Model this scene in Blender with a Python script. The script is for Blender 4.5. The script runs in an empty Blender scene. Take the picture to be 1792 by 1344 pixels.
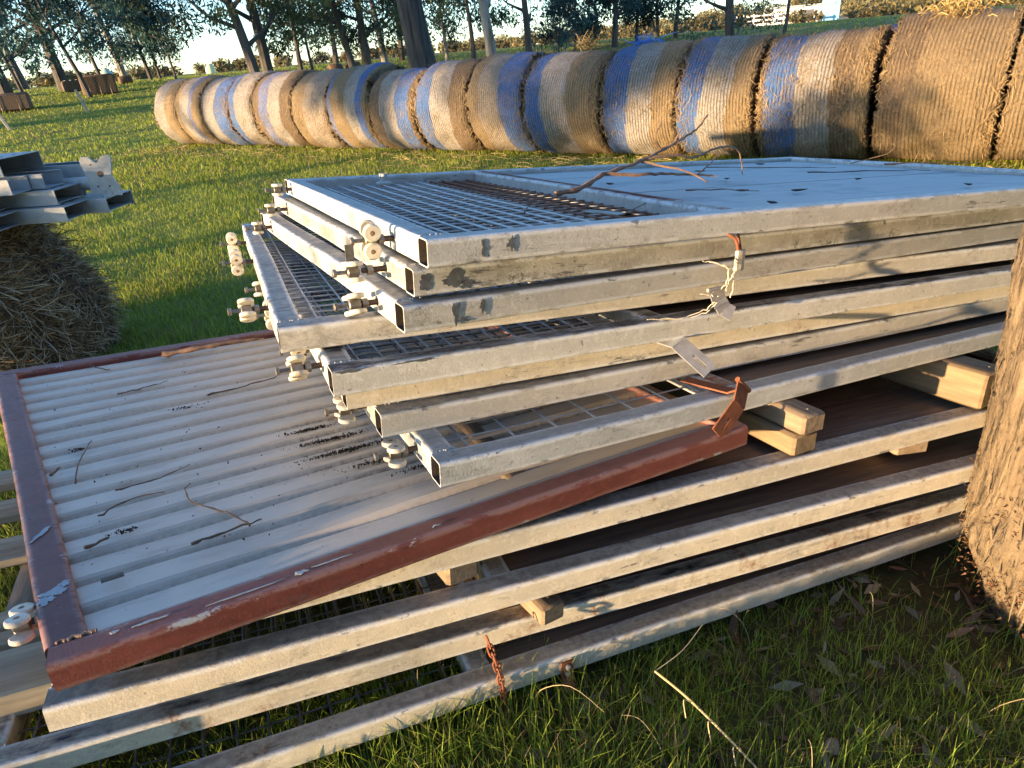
import bpy, math, random
import numpy as np
from mathutils import Matrix, Vector
R = math.radians
random.seed(7); RNG = np.random.default_rng(11)
SC = bpy.context.scene

# ---------------------------------------------------------------- camera, sky, sun, exposure
CAMZ = 1.441
cam = bpy.data.cameras.new('camera'); camo = bpy.data.objects.new('camera', cam); SC.collection.objects.link(camo)
fwd = Vector((.37121, .81430, -.44623)); rgt = Vector((.89093, -.44775, -.07591)); upv = rgt.cross(fwd)
camo.matrix_world = Matrix(((rgt.x, upv.x, -fwd.x, 0), (rgt.y, upv.y, -fwd.y, 0), (rgt.z, upv.z, -fwd.z, CAMZ), (0, 0, 0, 1)))
cam.sensor_width = 36; cam.lens = 1181 / 1792 * 36; cam.clip_start = .02; cam.clip_end = 3000
cam.dof.use_dof = True; cam.dof.focus_distance = 2.2; cam.dof.aperture_fstop = 40
SC.camera = camo
SUN_EL = 5.6; SUN_AZ = 7.5          # light travels towards +x, SUN_AZ degrees towards +y
world = bpy.data.worlds.new('World'); SC.world = world; world.use_nodes = True
wn = world.node_tree; sky = wn.nodes.new('ShaderNodeTexSky'); sky.sky_type = 'NISHITA'; sky.sun_disc = False
tosun = Vector((-math.cos(R(SUN_AZ)), -math.sin(R(SUN_AZ)), math.tan(R(SUN_EL)))).normalized()
sky.sun_elevation = R(SUN_EL); sky.sun_rotation = math.atan2(tosun.x, tosun.y)
sky.air_density = .75; sky.dust_density = .25; sky.ozone_density = 2.6
wn.links.new(sky.outputs[0], wn.nodes['Background'].inputs[0]); wn.nodes['Background'].inputs[1].default_value = .15
sl = bpy.data.lights.new('sun', 'SUN'); sl.energy = 3.6; sl.angle = R(.6); sl.color = (1, .69, .38)
so = bpy.data.objects.new('sun', sl); SC.collection.objects.link(so); so.rotation_euler = (-tosun).to_track_quat('-Z', 'Y').to_euler()
so.location = (-20, -5, 12)
SC.view_settings.view_transform = 'Standard'; SC.view_settings.look = 'None'; SC.view_settings.gamma = 1
SC.view_settings.exposure = 2.3

# frame of the stack (it leans with the bank it was dropped on) -> world
Qm = Matrix(((.99505, -.00248, .09938), (-.00248, .99876, .04969), (-.09938, -.04969, .99381)))
MS = Matrix.Translation((0, 0, CAMZ)) @ Qm.to_4x4() @ Matrix.Translation((0, 0, -1.18))
def S2W(p): return MS @ Vector(p)

# ---------------------------------------------------------------- helpers
def tag(o, label=None, cat=None, group=None, kind=None):
    if label: o['label'] = label
    if cat: o['category'] = cat
    if group: o['group'] = group
    if kind: o['kind'] = kind
    return o
def empty(name, M=None, **k):
    o = bpy.data.objects.new(name, None); SC.collection.objects.link(o); o.empty_display_size = .1
    if M is not None: o.matrix_world = M
    return tag(o, **k)
class MB:
    def __init__(s): s.v = []; s.f = []; s.m = []; s.e = []; s.n = 0; s.c = []
    def add(s, V, F, m=0, edge=None, col=None):
        V = np.asarray(V, float); o = s.n; s.v.append(V); s.n += len(V)
        s.f += [tuple(i + o for i in f) for f in F]; s.m += [m] * len(F)
        s.e.append(np.zeros(len(V)) if edge is None else np.asarray(edge, float))
        s.c.append(np.ones((len(V), 3)) * .5 if col is None else np.broadcast_to(np.asarray(col, float), (len(V), 3)))
    def build(s, name, mats, parent=None, M=None, smooth=True):
        me = bpy.data.meshes.new(name); V = np.concatenate(s.v)
        me.from_pydata(V.tolist(), [], s.f); me.polygons.foreach_set('material_index', s.m)
        if smooth: me.polygons.foreach_set('use_smooth', [True] * len(s.f))
        for mt in (mats if isinstance(mats, (list, tuple)) else [mats]): me.materials.append(mt)
        a = me.attributes.new('edge', 'FLOAT', 'POINT'); a.data.foreach_set('value', np.concatenate(s.e).astype(np.float32))
        C = np.ones((len(V), 4), np.float32); C[:, :3] = np.concatenate(s.c)
        a = me.attributes.new('tint', 'FLOAT_COLOR', 'POINT'); a.data.foreach_set('color', C.ravel())
        if smooth:
            try: me.set_sharp_from_angle(angle=R(38))
            except Exception: pass
        me.update(); o = bpy.data.objects.new(name, me); SC.collection.objects.link(o)
        if parent: o.parent = parent
        if M is not None: o.matrix_world = M
        return o
def big(name, V, F, mat, parent=None, col=None, smooth=False):
    """fast mesh from arrays; F is (n,k)"""
    me = bpy.data.meshes.new(name); V = np.asarray(V, np.float32); F = np.asarray(F, np.int32); n, k = F.shape
    me.vertices.add(len(V)); me.vertices.foreach_set('co', V.ravel()); me.loops.add(n * k); me.loops.foreach_set('vertex_index', F.ravel())
    me.polygons.add(n); me.polygons.foreach_set('loop_start', np.arange(n, dtype=np.int32) * k)
    if smooth: me.polygons.foreach_set('use_smooth', np.ones(n, bool))
    for m in (mat if isinstance(mat, (list, tuple)) else [mat]): me.materials.append(m)
    if col is not None:
        C = np.ones((len(V), 4), np.float32); C[:, :3] = col
        a = me.attributes.new('tint', 'FLOAT_COLOR', 'POINT'); a.data.foreach_set('color', C.ravel())
    me.update(calc_edges=True); me.validate()
    o = bpy.data.objects.new(name, me); SC.collection.objects.link(o)
    if parent: o.parent = parent
    return o
def frame_of(d, up=(0, 0, 1)):
    d = np.array(d, float); d /= np.linalg.norm(d); u = np.array(up, float)
    if abs(d @ u) > .95: u = np.array((0, 1., 0))
    s = np.cross(d, u); s /= np.linalg.norm(s); return d, s, np.cross(s, d)
def rrect(w, h, r, n=3, fl=.005):
    """rounded rectangle profile with an edge weight; (x sideways, y up)"""
    P = []; E = []
    for cx, cy, a0 in ((w / 2 - r, h / 2 - r, 0), (-w / 2 + r, h / 2 - r, 90), (-w / 2 + r, -h / 2 + r, 180), (w / 2 - r, -h / 2 + r, 270)):
        a = R(a0); P.append((cx + r * math.cos(a) + fl * math.sin(a) * 1, cy + r * math.sin(a) - fl * math.cos(a))); E.append(0)
        for i in range(n + 1):
            a = R(a0 + 90 * i / n); P.append((cx + r * math.cos(a), cy + r * math.sin(a))); E.append(1)
        P.append((cx + r * math.cos(a) - fl * math.sin(a), cy + r * math.sin(a) + fl * math.cos(a))); E.append(0)
    return np.array(P), np.array(E)
def tube(mb, a, b, w=.05, h=.05, up=(0, 0, 1), r=.006, hollow=(True, True), seg=10, wob=.0012, m=0, wall=.0025):
    a = np.array(a, float); b = np.array(b, float); d, s, u = frame_of(b - a, up); L = np.linalg.norm(b - a)
    P, E = rrect(w, h, r); n = len(P); V = []; F = []; EE = []
    ph = RNG.random(4) * 6.28
    for i in range(seg + 1):
        t = i / seg; c = a + d * L * t
        if 0 < i < seg: c = c + s * wob * math.sin(ph[0] + 7 * t) + u * wob * math.sin(ph[1] + 5 * t)
        V += [c + s * p[0] + u * p[1] for p in P]; EE += list(E)
    for i in range(seg):
        for j in range(n):
            k = (j + 1) % n; F.append((i * n + j, i * n + k, (i + 1) * n + k, (i + 1) * n + j))
    q = P * np.array([(w - 2 * wall) / w, (h - 2 * wall) / h])
    for end, (i0, sg) in enumerate(((0, 1), (seg, -1))):
        c = a if end == 0 else b; o = len(V)
        if hollow[end]:
            V += [c + s * p[0] + u * p[1] for p in q]; V += [c + d * sg * .5 + s * p[0] + u * p[1] for p in q]; EE += [1] * n + [0] * n
            for j in range(n):
                k = (j + 1) % n
                F.append((i0 * n + j, i0 * n + k, o + k, o + j)); F.append((o + j, o + k, o + n + k, o + n + j))
            F.append(tuple(range(o + n, o + 2 * n)))
        else: F.append(tuple(i0 * n + j for j in range(n)))
    nin = sum(2 * n + 1 for h_ in hollow if h_); mb.add(V, F, m, EE)
    if hollow[0] or hollow[1]:
        base = len(mb.m) - len(F); q = seg * n
        for h_ in hollow:
            if h_:
                for j in range(n): mb.m[base + q + 2 * j + 1] = 1
                mb.m[base + q + 2 * n] = 1; q += 2 * n + 1
            else: q += 1
def box(mb, c, size, m=0, ax=None, bev=.0, col=None):
    c = np.array(c, float); sx, sy, sz = [v / 2 for v in size]; A = np.eye(3) if ax is None else np.array(ax, float)
    if bev > 0:
        V = []; 
        for z, k in ((-sz, bev), (-sz + bev, 0), (sz - bev, 0), (sz, bev)):
            for x, y in ((-1, -1), (1, -1), (1, 1), (-1, 1)):
                X = sx - k; Y = sy - k
                if x * y > 0: V += [(x * X, y * (Y - bev), z), (x * (X - bev), y * Y, z)]
                else: V += [(x * (X - bev), y * Y, z), (x * X, y * (Y - bev), z)]
        F = [tuple(range(7, -1, -1)), tuple(range(24, 32))]
        for i in range(3):
            for j in range(8): F.append((i * 8 + j, i * 8 + (j + 1) % 8, (i + 1) * 8 + (j + 1) % 8, (i + 1) * 8 + j))
        E = [1] * 32
    else:
        V = [(x * sx, y * sy, z * sz) for z in (-1, 1) for x, y in ((-1, -1), (1, -1), (1, 1), (-1, 1))]
        F = [(3, 2, 1, 0), (4, 5, 6, 7)] + [(j, (j + 1) % 4, 4 + (j + 1) % 4, 4 + j) for j in range(4)]; E = [0] * 8
    mb.add(np.array(V) @ A + c, F, m, E, col)
def pipe(mb, pts, rad, n=6, m=0, cap=True, col=None):
    pts = [np.array(p, float) for p in pts]; rad = [rad] * len(pts) if np.isscalar(rad) else rad
    V = []; F = []; up = np.array((0, 0, 1.))
    for i, p in enumerate(pts):
        t = pts[min(i + 1, len(pts) - 1)] - pts[max(i - 1, 0)]; d, s, u = frame_of(t, up); 
        if abs(d[2]) < .9: up = u
        V += [p + rad[i] * (s * math.cos(2 * math.pi * j / n) + u * math.sin(2 * math.pi * j / n)) for j in range(n)]
    for i in range(len(pts) - 1):
        for j in range(n): F.append((i * n + j, i * n + (j + 1) % n, (i + 1) * n + (j + 1) % n, (i + 1) * n + j))
    if cap: F += [tuple(range(n - 1, -1, -1)), tuple(range((len(pts) - 1) * n, len(pts) * n))]
    mb.add(V, F, m, None, col)
def lathe(mb, c, axis, prof, n=20, m=0):
    """prof: (t along axis, radius)"""
    c = np.array(c, float); d, s, u = frame_of(axis); V = []; F = []
    for t, r in prof: V += [c + d * t + r * (s * math.cos(2 * math.pi * j / n) + u * math.sin(2 * math.pi * j / n)) for j in range(n)]
    for i in range(len(prof) - 1):
        for j in range(n): F.append((i * n + j, i * n + (j + 1) % n, (i + 1) * n + (j + 1) % n, (i + 1) * n + j))
    F += [tuple(range(n - 1, -1, -1)), tuple(range((len(prof) - 1) * n, len(prof) * n))]
    mb.add(V, F, m)
def strap(mb, pts, wdir, w, th=.003, slot=None, m=0):
    """bent plate along pts; slot=(i) leaves a slit in the middle of span i"""
    pts = [np.array(p, float) for p in pts]; wd = np.array(wdir, float); wd /= np.linalg.norm(wd)
    for i in range(len(pts) - 1):
        a, b = pts[i], pts[i + 1]; d = b - a; L = np.linalg.norm(d); d /= L; w_ = wd - d * (wd @ d); w_ /= np.linalg.norm(w_); nn = np.cross(d, w_)
        def pl(t0, t1, s0, s1): box(mb, a + d * (t0 + t1) / 2 * L + w_ * (s0 + s1) / 2 * w, ((t1 - t0) * L, (s1 - s0) * w, th), m, (d, w_, nn))
        if slot == i:
            pl(0, .45, -.5, .5); pl(.45, .85, -.5, -.1); pl(.45, .85, .1, .5); pl(.85, 1, -.5, .5)
        else: pl(0, 1.02, -.5, .5)
def smoothpath(pts, k=6):
    P = [np.array(p, float) for p in pts]; out = []
    for i in range(len(P) - 1):
        p0 = P[max(i - 1, 0)]; p1 = P[i]; p2 = P[i + 1]; p3 = P[min(i + 2, len(P) - 1)]
        for j in range(k):
            t = j / k; out.append(.5 * ((2 * p1) + (-p0 + p2) * t + (2 * p0 - 5 * p1 + 4 * p2 - p3) * t * t + (-p0 + 3 * p1 - 3 * p2 + p3) * t ** 3))
    out.append(P[-1]); return out

# ---------------------------------------------------------------- materials
def new_mat(name):
    m = bpy.data.materials.new(name); m.use_nodes = True; return m, m.node_tree, m.node_tree.nodes['Principled BSDF']
def nd(t, kind, **k):
    n = t.nodes.new(kind)
    for a, v in k.items(): setattr(n, a, v)
    return n
def noise(t, vec, scale, detail=4, rough=.55, sc=None, dist=0):
    if sc is not None:
        mp = nd(t, 'ShaderNodeMapping'); mp.inputs['Scale'].default_value = sc; t.links.new(vec, mp.inputs[0]); vec = mp.outputs[0]
    n = nd(t, 'ShaderNodeTexNoise'); n.inputs['Scale'].default_value = scale; n.inputs['Detail'].default_value = detail
    n.inputs['Roughness'].default_value = rough; n.inputs['Distortion'].default_value = dist; t.links.new(vec, n.inputs[0]); return n.outputs[0]
def ramp(t, val, a, b, lo=0., hi=1.):
    n = nd(t, 'ShaderNodeMapRange'); n.clamp = True
    for k, v in zip(('From Min', 'From Max', 'To Min', 'To Max'), (a, b, lo, hi)): n.inputs[k].default_value = v
    t.links.new(val, n.inputs[0]); return n.outputs[0]
def mathn(t, op, a, b=None):
    n = nd(t, 'ShaderNodeMath', operation=op)
    for i, v in enumerate((a, b)):
        if v is None: continue
        if isinstance(v, (int, float)): n.inputs[i].default_value = v
        else: t.links.new(v, n.inputs[i])
    return n.outputs[0]
def mix(t, fac, a, b, mode='MIX'):
    n = nd(t, 'ShaderNodeMix', data_type='RGBA', blend_type=mode)
    for s, v in ((n.inputs[0], fac), (n.inputs[6], a), (n.inputs[7], b)):
        if isinstance(v, (int, float)): s.default_value = v
        elif isinstance(v, tuple): s.default_value = (*v[:3], 1)
        else: t.links.new(v, s)
    return n.outputs[2]
def coord(t, which='Object'):
    return nd(t, 'ShaderNodeTexCoord').outputs[which]
def rnd_shift(t, v):
    """object coordinates shifted by a per-object random amount so copies differ"""
    oi = nd(t, 'ShaderNodeObjectInfo'); sc = mathn(t, 'MULTIPLY', oi.outputs['Random'], 37.0)
    n = nd(t, 'ShaderNodeVectorMath', operation='ADD'); t.links.new(v, n.inputs[0]); t.links.new(sc, n.inputs[1]); return n.outputs[0]
def bump(t, bs, h, dist=.002, strength=.6):
    b = nd(t, 'ShaderNodeBump'); b.inputs['Distance'].default_value = dist; b.inputs['Strength'].default_value = strength
    t.links.new(h, b.inputs['Height']); t.links.new(b.outputs[0], bs.inputs['Normal'])
def attr(t, name, out='Fac'):
    a = nd(t, 'ShaderNodeAttribute'); a.attribute_name = name; return a.outputs[out]
def topmask(t, lo=.75, hi=.97):
    g = nd(t, 'ShaderNodeNewGeometry'); s = nd(t, 'ShaderNodeSeparateXYZ'); t.links.new(g.outputs['Normal'], s.inputs[0]); return ramp(t, s.outputs[2], lo, hi)
def paint(name, base, base2, dirt_c=(.34, .31, .25), chip=(.10, .11, .13), chip_amt=.30, dirt=(.20, .16, .11), dirt_amt=.5, edgec=(.75, .78, .80), edge_amt=.5, rust=.1, rough=.5, topc=None, toplo=.3, bs=.5):
    m, t, b = new_mat(name); o = coord(t); v = rnd_shift(t, o)
    big_ = noise(t, v, 5, 5); fine = noise(t, v, 60, 6, .7); streak = noise(t, v, 12, 5, .65, sc=(.35, 2.2, 2.2))
    c = mix(t, ramp(t, big_, .35, .65), base, base2)
    c = mix(t, ramp(t, streak, .45, .72, 0, .35), c, tuple(x * .72 for x in base2))
    # chalky speckle
    sp = noise(t, v, 170, 3, .6); c = mix(t, ramp(t, sp, .58, .72, 0, .20), c, (.16, .155, .14)); c = mix(t, ramp(t, noise(t, v, 95, 2, .5), .70, .73, 0, .7), c, (.13, .12, .11)); c = mix(t, ramp(t, noise(t, v, 30, 7, .75, sc=(.25, 1.5, 1.5)), .56, .66, 0, .22), c, tuple(min(x * 1.5, .7) for x in base))
    gr = noise(t, v, 26, 10, .85, sc=(.6, 1.3, 1.3), dist=.4); c = mix(t, ramp(t, mathn(t, 'ADD', gr, mathn(t, 'MULTIPLY', noise(t, v, 3.5, 4, .6), .6)), .86, .95, 0, .42), c, tuple(x * .42 for x in dirt_c)); c = mix(t, ramp(t, noise(t, v, 45, 10, .85, dist=.3), .53, .58, 0, .38), c, tuple(min(x * 1.32, .8) for x in base)); c = mix(t, ramp(t, noise(t, v, 130, 5, .8), .57, .65, 0, .28), c, (.10, .095, .085))
    sc2 = noise(t, v, 34, 8, .8, sc=(.18, 1.4, 1.4)); c = mix(t, mathn(t, 'MULTIPLY', ramp(t, sc2, .585, .61, 0, .8), ramp(t, noise(t, v, 4, 3, .6), .48, .60)), c, (.075, .075, .08))
    tm = topmask(t)
    dm = mathn(t, 'MULTIPLY', tm, ramp(t, mathn(t, 'ADD', fine, mathn(t, 'MULTIPLY', streak, .8)), .75, 1.05, dirt_amt * .35, dirt_amt))
    c = mix(t, dm, c, dirt)
    if topc:
        k = mathn(t, 'MULTIPLY', tm, ramp(t, noise(t, v, 16, 8, .72, sc=(.5, 1.6, 1.6)), toplo, toplo + .16)); c = mix(t, k, c, topc)
    # underside drip grime on vertical faces
    ch_n = noise(t, v, 42, 9, .72, dist=.3); ch_r = noise(t, v, 7, 4, .6); ch = ramp(t, mathn(t, 'ADD', ch_n, mathn(t, 'MULTIPLY', ch_r, .35)), .945 - chip_amt * .20, .957 - chip_amt * .20)
    ed = attr(t, 'edge'); edn = mathn(t, 'MULTIPLY', ed, ramp(t, noise(t, v, 34, 6, .7, sc=(.4, 1, 1)), .42, .5, 0, edge_amt))
    c = mix(t, edn, c, edgec)
    c = mix(t, mathn(t, 'MULTIPLY', ed, ramp(t, noise(t, v, 27, 6, .7, sc=(.5, 1, 1)), .60, .64, 0, .8)), c, chip)
    c = mix(t, ch, c, chip)
    ru = ramp(t, noise(t, v, 9, 7, .7), .69 - rust * .3, .78 - rust * .3, 0, .85); c = mix(t, mathn(t, 'MULTIPLY', ru, ramp(t, fine, .4, .6)), c, (.22, .09, .04))
    t.links.new(c, b.inputs['Base Color']); b.inputs['Metallic'].default_value = 0; b.inputs['Specular IOR Level'].default_value = .35
    t.links.new(ramp(t, fine, .3, .7, rough - .1, rough + .2), b.inputs['Roughness'])
    h = mathn(t, 'ADD', mathn(t, 'MULTIPLY', fine, .5), mathn(t, 'MULTIPLY', ch, -1.2)); h = mathn(t, 'ADD', h, mathn(t, 'MULTIPLY', noise(t, v, 240, 2), .35))
    bump(t, b, h, .0016, bs); return m
def simple(name, c1, c2, scale=20, rough=.6, metal=0., bd=.001, sc=None, detail=6, c3=None, amt3=.5):
    m, t, b = new_mat(name); v = rnd_shift(t, coord(t)); n = noise(t, v, scale, detail, .65, sc=sc)
    c = mix(t, ramp(t, n, .35, .65), c1, c2)
    if c3: c = mix(t, ramp(t, noise(t, v, scale * .35, 6, .7), .55, .65, 0, amt3), c, c3)
    t.links.new(c, b.inputs['Base Color']); b.inputs['Roughness'].default_value = rough; b.inputs['Metallic'].default_value = metal
    bump(t, b, n, bd, .7); return m
def tinted(name, rough=.75, sss=.0, var=.25, transl=0.):
    m, t, b = new_mat(name); c = attr(t, 'tint', 'Color'); n = noise(t, coord(t), 3, 4)
    c = mix(t, ramp(t, n, .3, .7, 0, var), c, mix(t, 1., c, (.45, .4, .3), 'MULTIPLY'))
    t.links.new(c, b.inputs['Base Color']); b.inputs['Roughness'].default_value = rough; b.inputs['Specular IOR Level'].default_value = .25
    if transl:
        tr = nd(t, 'ShaderNodeBsdfTranslucent'); t.links.new(c, tr.inputs[0]); mx = nd(t, 'ShaderNodeMixShader'); mx.inputs[0].default_value = transl
        t.links.new(b.outputs[0], mx.inputs[1]); t.links.new(tr.outputs[0], mx.inputs[2]); t.links.new(mx.outputs[0], t.nodes['Material Output'].inputs[0])
    return m
GREY = paint('grey_white_paint', (.52, .49, .415), (.42, .40, .35), dirt=(.10, .10, .10), dirt_amt=.65)
CREAM = paint('cream_grey_paint', (.62, .555, .43), (.50, .45, .35), dirt_amt=.7, dirt=(.13, .105, .085), chip_amt=.4, rust=.22)
BLUEW = paint('pale_blue_white_paint', (.49, .485, .45), (.41, .41, .385), dirt_amt=.25, chip_amt=.3)
BLACKTOP = paint('white_paint_with_black_top', (.55, .535, .475), (.45, .44, .39), topc=(.035, .035, .042), toplo=.40, chip_amt=.2)
GALV = paint('galvanised_speckled_paint', (.48, .495, .475), (.38, .395, .38), chip=(.14, .18, .19), chip_amt=.55, dirt_amt=.4, rust=.05)
ROUGHP = paint('flaky_gritty_paint', (.46, .44, .38), (.27, .255, .21), chip=(.14, .15, .12), chip_amt=.75, dirt_amt=.5)
BROWN = paint('red_brown_paint', (.185, .058, .045), (.135, .042, .034), dirt_c=(.13, .05, .045), chip=(.36, .40, .42), chip_amt=.22, dirt=(.22, .14, .11), dirt_amt=.35, edgec=(.30, .20, .18), edge_amt=.45, rust=0, rough=.36, bs=.35)
RUSTW = simple('rusty_wire', (.26, .12, .07), (.13, .065, .04), 60, .8)
WIRED = simple('old_dark_wire', (.20, .19, .17), (.10, .09, .08), 40, .6, .2, c3=(.13, .07, .04), amt3=.6)
WIRE = simple('galvanised_wire', (.60, .61, .60), (.42, .42, .41), 40, .45, .1, c3=(.20, .12, .08), amt3=.35)
RUST = simple('rusted_steel', (.26, .085, .035), (.14, .05, .028), 45, .8, .1, .002)
ZINC = simple('zinc_plated_steel', (.50, .52, .54), (.36, .38, .40), 30, .38, .6, .0005)
BOLT = simple('dull_bolt_steel', (.30, .28, .24), (.18, .16, .13), 60, .45, .7)
DARKSTEEL = simple('blackened_steel', (.05, .045, .04), (.11, .06, .04), 50, .6, .3)
INNER = simple('shade_painted_tube_inside', (.035, .028, .022), (.10, .07, .045), 30, .9, 0, .001)  # dark rust tone stands in for the shade inside the open tube ends
NYLON = simple('yellowed_white_nylon', (.68, .64, .53), (.54, .48, .36), 60, .45, 0, .0004, c3=(.26, .18, .10), amt3=.55)
HUB = simple('rust_stained_wheel_hub', (.12, .05, .025), (.30, .18, .08), 90, .7)
TIMBER = simple('weathered_timber', (.29, .215, .14), (.16, .115, .075), 9, .8, 0, .003, sc=(6, .6, 6), detail=8)
TIMBERX = simple('weathered_timber_slat', (.52, .43, .29), (.34, .27, .18), 9, .8, 0, .003, sc=(.6, 6, 6), detail=8)
TREATED = simple('treated_pine', (.25, .18, .10), (.15, .105, .06), 9, .75, 0, .002, sc=(6, .6, 6), detail=8)
BOARD = simple('dark_stained_boards', (.25, .17, .115), (.12, .085, .062), 7, .7, 0, .002, sc=(.7, 9, 9), detail=8, c3=(.11, .07, .05), amt3=.6)
BLUEBOARD = simple('weathered_pale_blue_boards', (.47, .485, .475), (.33, .345, .34), 7, .7, 0, .0015, sc=(.35, 16, 16), detail=10, c3=(.20, .215, .22), amt3=.7)
def sheet_mat():
    m, t, b = new_mat('cream_corrugated_sheet'); o = coord(t); n = noise(t, o, 4, 6, .6); f = noise(t, o, 70, 5, .7)
    c = mix(t, ramp(t, n, .35, .7), (.58, .52, .435), (.49, .435, .365)); c = mix(t, ramp(t, noise(t, o, 9, 9, .75, sc=(.5, 2.5, 2)), .50, .68, 0, .55), c, (.30, .25, .18))
    c = mix(t, attr(t, 'edge'), c, mix(t, ramp(t, f, .42, .58), c, (.05, .04, .03)))  # darkens the grooves: rib shade painted into the colour, mixed with dirt
    c = mix(t, ramp(t, noise(t, o, 130, 2, .5), .72, .76, 0, .8), c, (.12, .10, .08))
    t.links.new(c, b.inputs['Base Color']); b.inputs['Roughness'].default_value = .42; bump(t, b, n, .002, .3); return m
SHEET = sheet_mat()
PURLIN = simple('galvanised_purlin', (.40, .41, .41), (.30, .31, .31), 12, .45, .15, .0006, c3=(.45, .47, .48), amt3=.5)
TWIG = simple('dry_twig_bark', (.17, .115, .07), (.08, .05, .035), 60, .85, 0, .001)
BRANCHM = simple('bare_branch_bark', (.33, .20, .12), (.17, .10, .06), 40, .75, 0, .001)
TWINE = simple('frayed_white_twine', (.68, .62, .48), (.50, .44, .33), 90, .8)
DEADLEAF = tinted('dead_leaf', .7, var=.5)
GRASSM = tinted('grass_blades', .5, var=.22, transl=.55)
STRAWM = tinted('straw', .7, var=.2)
LEAFM = tinted('gum_leaves', .5, var=.2, transl=.25)
CAST = simple('weathered_grey_casting', (.50, .50, .47), (.36, .36, .33), 18, .7, 0, .002)
def bark_mat(name, c1, c2, c3, zs=.18, sc=14, bd=.03):
    m, t, b = new_mat(name); v = coord(t); n = noise(t, v, sc, 9, .68, sc=(1, 1, zs), dist=.5); g = noise(t, v, sc * .3, 5, .6, sc=(1, 1, .5))
    c = mix(t, ramp(t, n, .38, .62), c2, c1); c = mix(t, ramp(t, n, .38, .46, 1, 0), c, c3); c = mix(t, ramp(t, g, .5, .65, 0, .5), c, c2)
    t.links.new(c, b.inputs['Base Color']); b.inputs['Roughness'].default_value = .85; bump(t, b, n, bd, .9); return m
BARKNEAR = bark_mat('stringy_bark', (.27, .20, .118), (.15, .108, .064), (.03, .02, .012), .15, 60, .024)
BARKD = bark_mat('dark_bark', (.085, .075, .065), (.05, .042, .037), (.02, .017, .015), .15, 8, .04)
BARKP = bark_mat('pale_bark', (.30, .27, .23), (.20, .175, .15), (.10, .085, .07), .2, 4, .02)
def ground_mat():
    m, t, b = new_mat('paddock_ground'); o = coord(t, 'Object'); n = noise(t, o, .55, 6, .6); f = noise(t, o, 18, 6, .75); n2 = noise(t, o, 2.6, 6, .65, dist=.4)
    c = mix(t, ramp(t, n2, .35, .65), (.17, .22, .04), (.25, .26, .06)); c = mix(t, ramp(t, f, .4, .66, 0, .55), c, (.065, .11, .02))
    c = mix(t, ramp(t, n, .52, .66, 0, .55), c, (.17, .15, .06))
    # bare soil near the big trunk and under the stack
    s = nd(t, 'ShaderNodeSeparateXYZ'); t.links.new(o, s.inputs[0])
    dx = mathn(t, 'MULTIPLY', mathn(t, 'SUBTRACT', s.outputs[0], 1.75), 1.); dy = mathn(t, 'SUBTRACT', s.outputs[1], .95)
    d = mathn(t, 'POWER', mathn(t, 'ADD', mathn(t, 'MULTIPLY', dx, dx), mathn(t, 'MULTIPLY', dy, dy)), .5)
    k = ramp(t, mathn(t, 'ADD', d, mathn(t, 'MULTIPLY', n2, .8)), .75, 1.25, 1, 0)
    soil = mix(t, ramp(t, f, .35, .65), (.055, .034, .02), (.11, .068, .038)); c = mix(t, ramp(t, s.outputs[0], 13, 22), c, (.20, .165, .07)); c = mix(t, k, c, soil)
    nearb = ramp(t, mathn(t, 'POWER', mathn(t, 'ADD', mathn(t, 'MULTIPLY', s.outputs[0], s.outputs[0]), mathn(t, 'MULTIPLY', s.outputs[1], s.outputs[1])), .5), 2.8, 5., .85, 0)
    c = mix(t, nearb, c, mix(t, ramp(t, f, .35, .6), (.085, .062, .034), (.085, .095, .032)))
    t.links.new(c, b.inputs['Base Color']); b.inputs['Roughness'].default_value = .95; b.inputs['Specular IOR Level'].default_value = .1
    bump(t, b, mathn(t, 'ADD', f, n2), .04, .8); return m
#@@GROUND
def sstep(x, a, b): t = np.clip((x - a) / (b - a), 0, 1); return t * t * (3 - 2 * t)
def hsh(x, y): return np.sin(x * 1.7 + 1.3 * np.sin(y * .9)) * np.cos(y * 1.3 + .7 * np.sin(x * 1.1))
def gz(x, y):
    x = np.asarray(x, float); y = np.asarray(y, float)
    u = x * .99505 - y * .00248; w = x * -.00248 + y * .99876
    # the bank under the stack: plane of the stack, fading out around it
    zs = (-.09938 * x - .04969 * y) / .99381 * 1.0 + .265 - .035
    dx = np.maximum(np.maximum(-.75 - x, x - 2.4), 0); dy = np.maximum(np.maximum(.1 - y, y - 2.6), 0)
    k = 1 - sstep(np.hypot(dx, dy), 0, 1.3)
    far = 1.3 * sstep(np.hypot(x, y), 17, 48)
    z = .012 * hsh(x * 1.1, y * 1.1) + .006 * hsh(x * 3.7 + 5, y * 3.1)
    return k * np.maximum(zs, -.05) + far + z
def ground():
    xs = np.concatenate([-np.geomspace(3, 700, 46)[::-1], np.linspace(-2.9, 9, 150), np.geomspace(9.2, 900, 46)])
    ys = np.concatenate([-np.geomspace(2, 400, 20)[::-1], np.linspace(-1.9, 9, 130), np.geomspace(9.2, 1200, 60)])
    X, Y = np.meshgrid(xs, ys); Z = gz(X, Y); V = np.stack([X, Y, Z], -1).reshape(-1, 3); nx, ny = len(xs), len(ys)
    i = (np.arange(ny - 1)[:, None] * nx + np.arange(nx - 1)[None]).ravel(); F = np.stack([i, i + 1, i + 1 + nx, i + nx], 1)
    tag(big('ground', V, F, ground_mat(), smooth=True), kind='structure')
ground()
#@@END

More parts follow.
